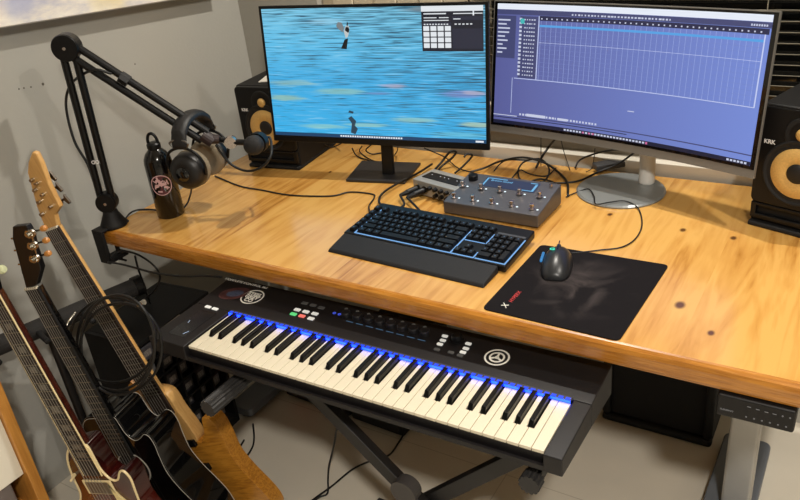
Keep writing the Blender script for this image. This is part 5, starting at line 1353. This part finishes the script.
# ================================================================== PAINTING ON THE LEFT WALL
def paint_mat():
    m = bpy.data.materials.new('pastel_painting'); m.use_nodes = True
    nt = m.node_tree; N = nt.nodes; L = nt.links; p = N['Principled BSDF']; p.inputs['Roughness'].default_value = .6
    tc = N.new('ShaderNodeTexCoord')
    def blob(c, r, col_in, c_rgb, s):
        d = N.new('ShaderNodeVectorMath'); d.operation = 'SUBTRACT'; L.new(wv.outputs[0], d.inputs[0]); d.inputs[1].default_value = c
        sc_ = N.new('ShaderNodeVectorMath'); sc_.operation = 'MULTIPLY'; L.new(d.outputs[0], sc_.inputs[0]); sc_.inputs[1].default_value = (0, 1 / r[0], 1 / r[1])
        ln = N.new('ShaderNodeVectorMath'); ln.operation = 'LENGTH'; L.new(sc_.outputs[0], ln.inputs[0])
        mr = N.new('ShaderNodeMapRange'); mr.interpolation_type = 'SMOOTHSTEP'; L.new(ln.outputs['Value'], mr.inputs['Value']); mr.inputs['From Min'].default_value = .2; mr.inputs['From Max'].default_value = 1; mr.inputs['To Min'].default_value = s; mr.inputs['To Max'].default_value = 0
        x = N.new('ShaderNodeMix'); x.data_type = 'RGBA'; L.new(mr.outputs[0], x.inputs['Factor']); L.new(col_in, x.inputs['A']); x.inputs['B'].default_value = rgb(*c_rgb); return x.outputs['Result']
    n0 = N.new('ShaderNodeTexNoise'); n0.inputs['Scale'].default_value = 9; n0.inputs['Detail'].default_value = 6; L.new(tc.outputs['Object'], n0.inputs['Vector'])
    wv = N.new('ShaderNodeVectorMath'); wv.operation = 'MULTIPLY_ADD'; L.new(n0.outputs['Color'], wv.inputs[0]); wv.inputs[1].default_value = (.0, .10, .10); 
    sub = N.new('ShaderNodeVectorMath'); sub.operation = 'SUBTRACT'; L.new(tc.outputs['Object'], sub.inputs[0]); sub.inputs[1].default_value = (0, .05, .05); L.new(sub.outputs[0], wv.inputs[2])
    mp = N.new('ShaderNodeMapping'); mp.inputs['Scale'].default_value = (4, 5, 14); mp.inputs['Rotation'].default_value = (radians(35), 0, 0); L.new(tc.outputs['Object'], mp.inputs['Vector'])
    n1 = N.new('ShaderNodeTexNoise'); n1.inputs['Scale'].default_value = 2.2; n1.inputs['Detail'].default_value = 7; n1.inputs['Roughness'].default_value = .65; L.new(mp.outputs[0], n1.inputs['Vector'])
    cr = N.new('ShaderNodeValToRGB'); L.new(n1.outputs['Fac'], cr.inputs['Fac']); e = cr.color_ramp.elements
    e[0].position = .30; e[0].color = rgb(196, 194, 204); e[1].position = .7; e[1].color = rgb(246, 240, 228); q = e.new(.5); q.color = rgb(228, 222, 214)
    col = cr.outputs[0]
    col = blob((0, -.66, .06), (.16, .08), col, (232, 196, 182), .6); col = blob((0, -.46, .06), (.10, .06), col, (140, 152, 200), .6)
    col = blob((0, -.20, .05), (.10, .08), col, (232, 214, 150), .7); col = blob((0, -.86, .04), (.14, .06), col, (214, 170, 160), .6); col = blob((0, -.30, .09), (.06, .05), col, (190, 196, 208), .8)
    L.new(col, p.inputs['Base Color'])
    return m
pa0 = atx(0, 28, WX + .056); pa1 = atx(160, 2, WX + .056)
pang = math.atan2(pa1.z - pa0.z, pa1.y - pa0.y)
pt_ = thing('painting', 'large pastel abstract canvas hanging on the left wall', 'painting', (WX, .50, pa0.z + (pa1.z - pa0.z) * (.50 - pa0.y) / (pa1.y - pa0.y)), (pang, 0, 0))
pt_.rotation_euler = (pang, 0, 0)
link('canvas', box(B(), .002, .056, -1.25, .245, .001, .9), paint_mat(), pt_, bevel=.002)
link('stretcher_edge', box(B(), .001, .054, -1.249, .244, -.001, .001), mat('canvas_edge', rgb(150, 146, 138), .8), pt_)
# old screw marks on the wall
for k, (px, py) in enumerate(((19, 89), (24, 88), (31, 87), (43, 84), (94, 75), (135, 64))):
    v = atx(px, py, WX); r = (.004 if k == 3 else .0022)
    o = link('wall_mark', lathe(B(), [(r, 0), (r * .8, .0012), (0, .0012)], Matrix.Translation((WX, v.y, v.z)) @ Matrix.Rotation(pi / 2, 4, 'Y'), 10), mat('mark_dark', rgb(96, 90, 82), .9)); tag(o, ('leftmost of the four tiny wall marks in a row', 'second from the left of four tiny wall marks in a row', 'third from the left of four tiny wall marks in a row', 'largest and rightmost of the four wall marks in a row', 'tiny wall mark just right of the boom arm elbow', 'tiny wall mark above the upper boom arm')[k], 'wall mark', 'old screw marks on the left wall')

# ================================================================== WOODEN SHELF UNIT LOWER LEFT
yS = -.56; xS = .12
v = aty(22, 446, yS)
sx_ = atx(22, 446, xS)
M_sh = wood('shelf_pine', [(.3, rgb(176, 112, 44)), (.6, rgb(208, 146, 68)), (.9, rgb(220, 164, 88))], 'z', 8, 10, .4, (), .2, .2)
ye = atx(22, 446, xS).y
sh = thing('shelf_unit', 'pale wooden shelf unit at the lower left, nearest the camera', 'shelf', (0, 0, 0))
ys_ = ye + .012; W_s = .55
b = B(); box(b, WX + .014, xS, ys_ - .026, ys_, 0, 1.0); link('side_panel', b, M_sh, sh, bevel=.002)
b = B(); box(b, WX + .014, xS, ys_ - W_s, ys_ - W_s + .026, 0, 1.0); link('side_panel', b, M_sh, sh, bevel=.002)
zs = atx(22, 479, xS).z
for z in (.06, max(.1, zs - .13), .98):
    b = B(); box(b, WX + .014, xS - .004, ys_ - W_s + .026, ys_ - .026, z - .012, z + .012); link('shelf_board', b, M_sh, sh, bevel=.002)
b = B(); box(b, WX + .014, WX + .020, ys_ - W_s + .026, ys_ - .026, .072, .968); link('back_panel', b, mat('back_brown', rgb(150, 112, 76), .6), sh)
zb_ = max(.1, zs - .13) + .012
o = link('white_box', box(B(), WX + .03, xS - .012, ys_ - .34, ys_ - .0275, zs - .0, zs + .30), mat('box_white', rgb(232, 224, 206), .6), bevel=.002); tag(o, 'tall cream-white box on the wooden shelf at the lower left edge', 'box')
o = link('grey_case', box(B(), WX + .03, xS - .02, ys_ - .30, ys_ - .060, zb_, zs - .0005), mat('case_taupe', rgb(110, 100, 96), .5), bevel=.006); tag(o, 'grey case beneath the cream-white box on the wooden shelf', 'case')
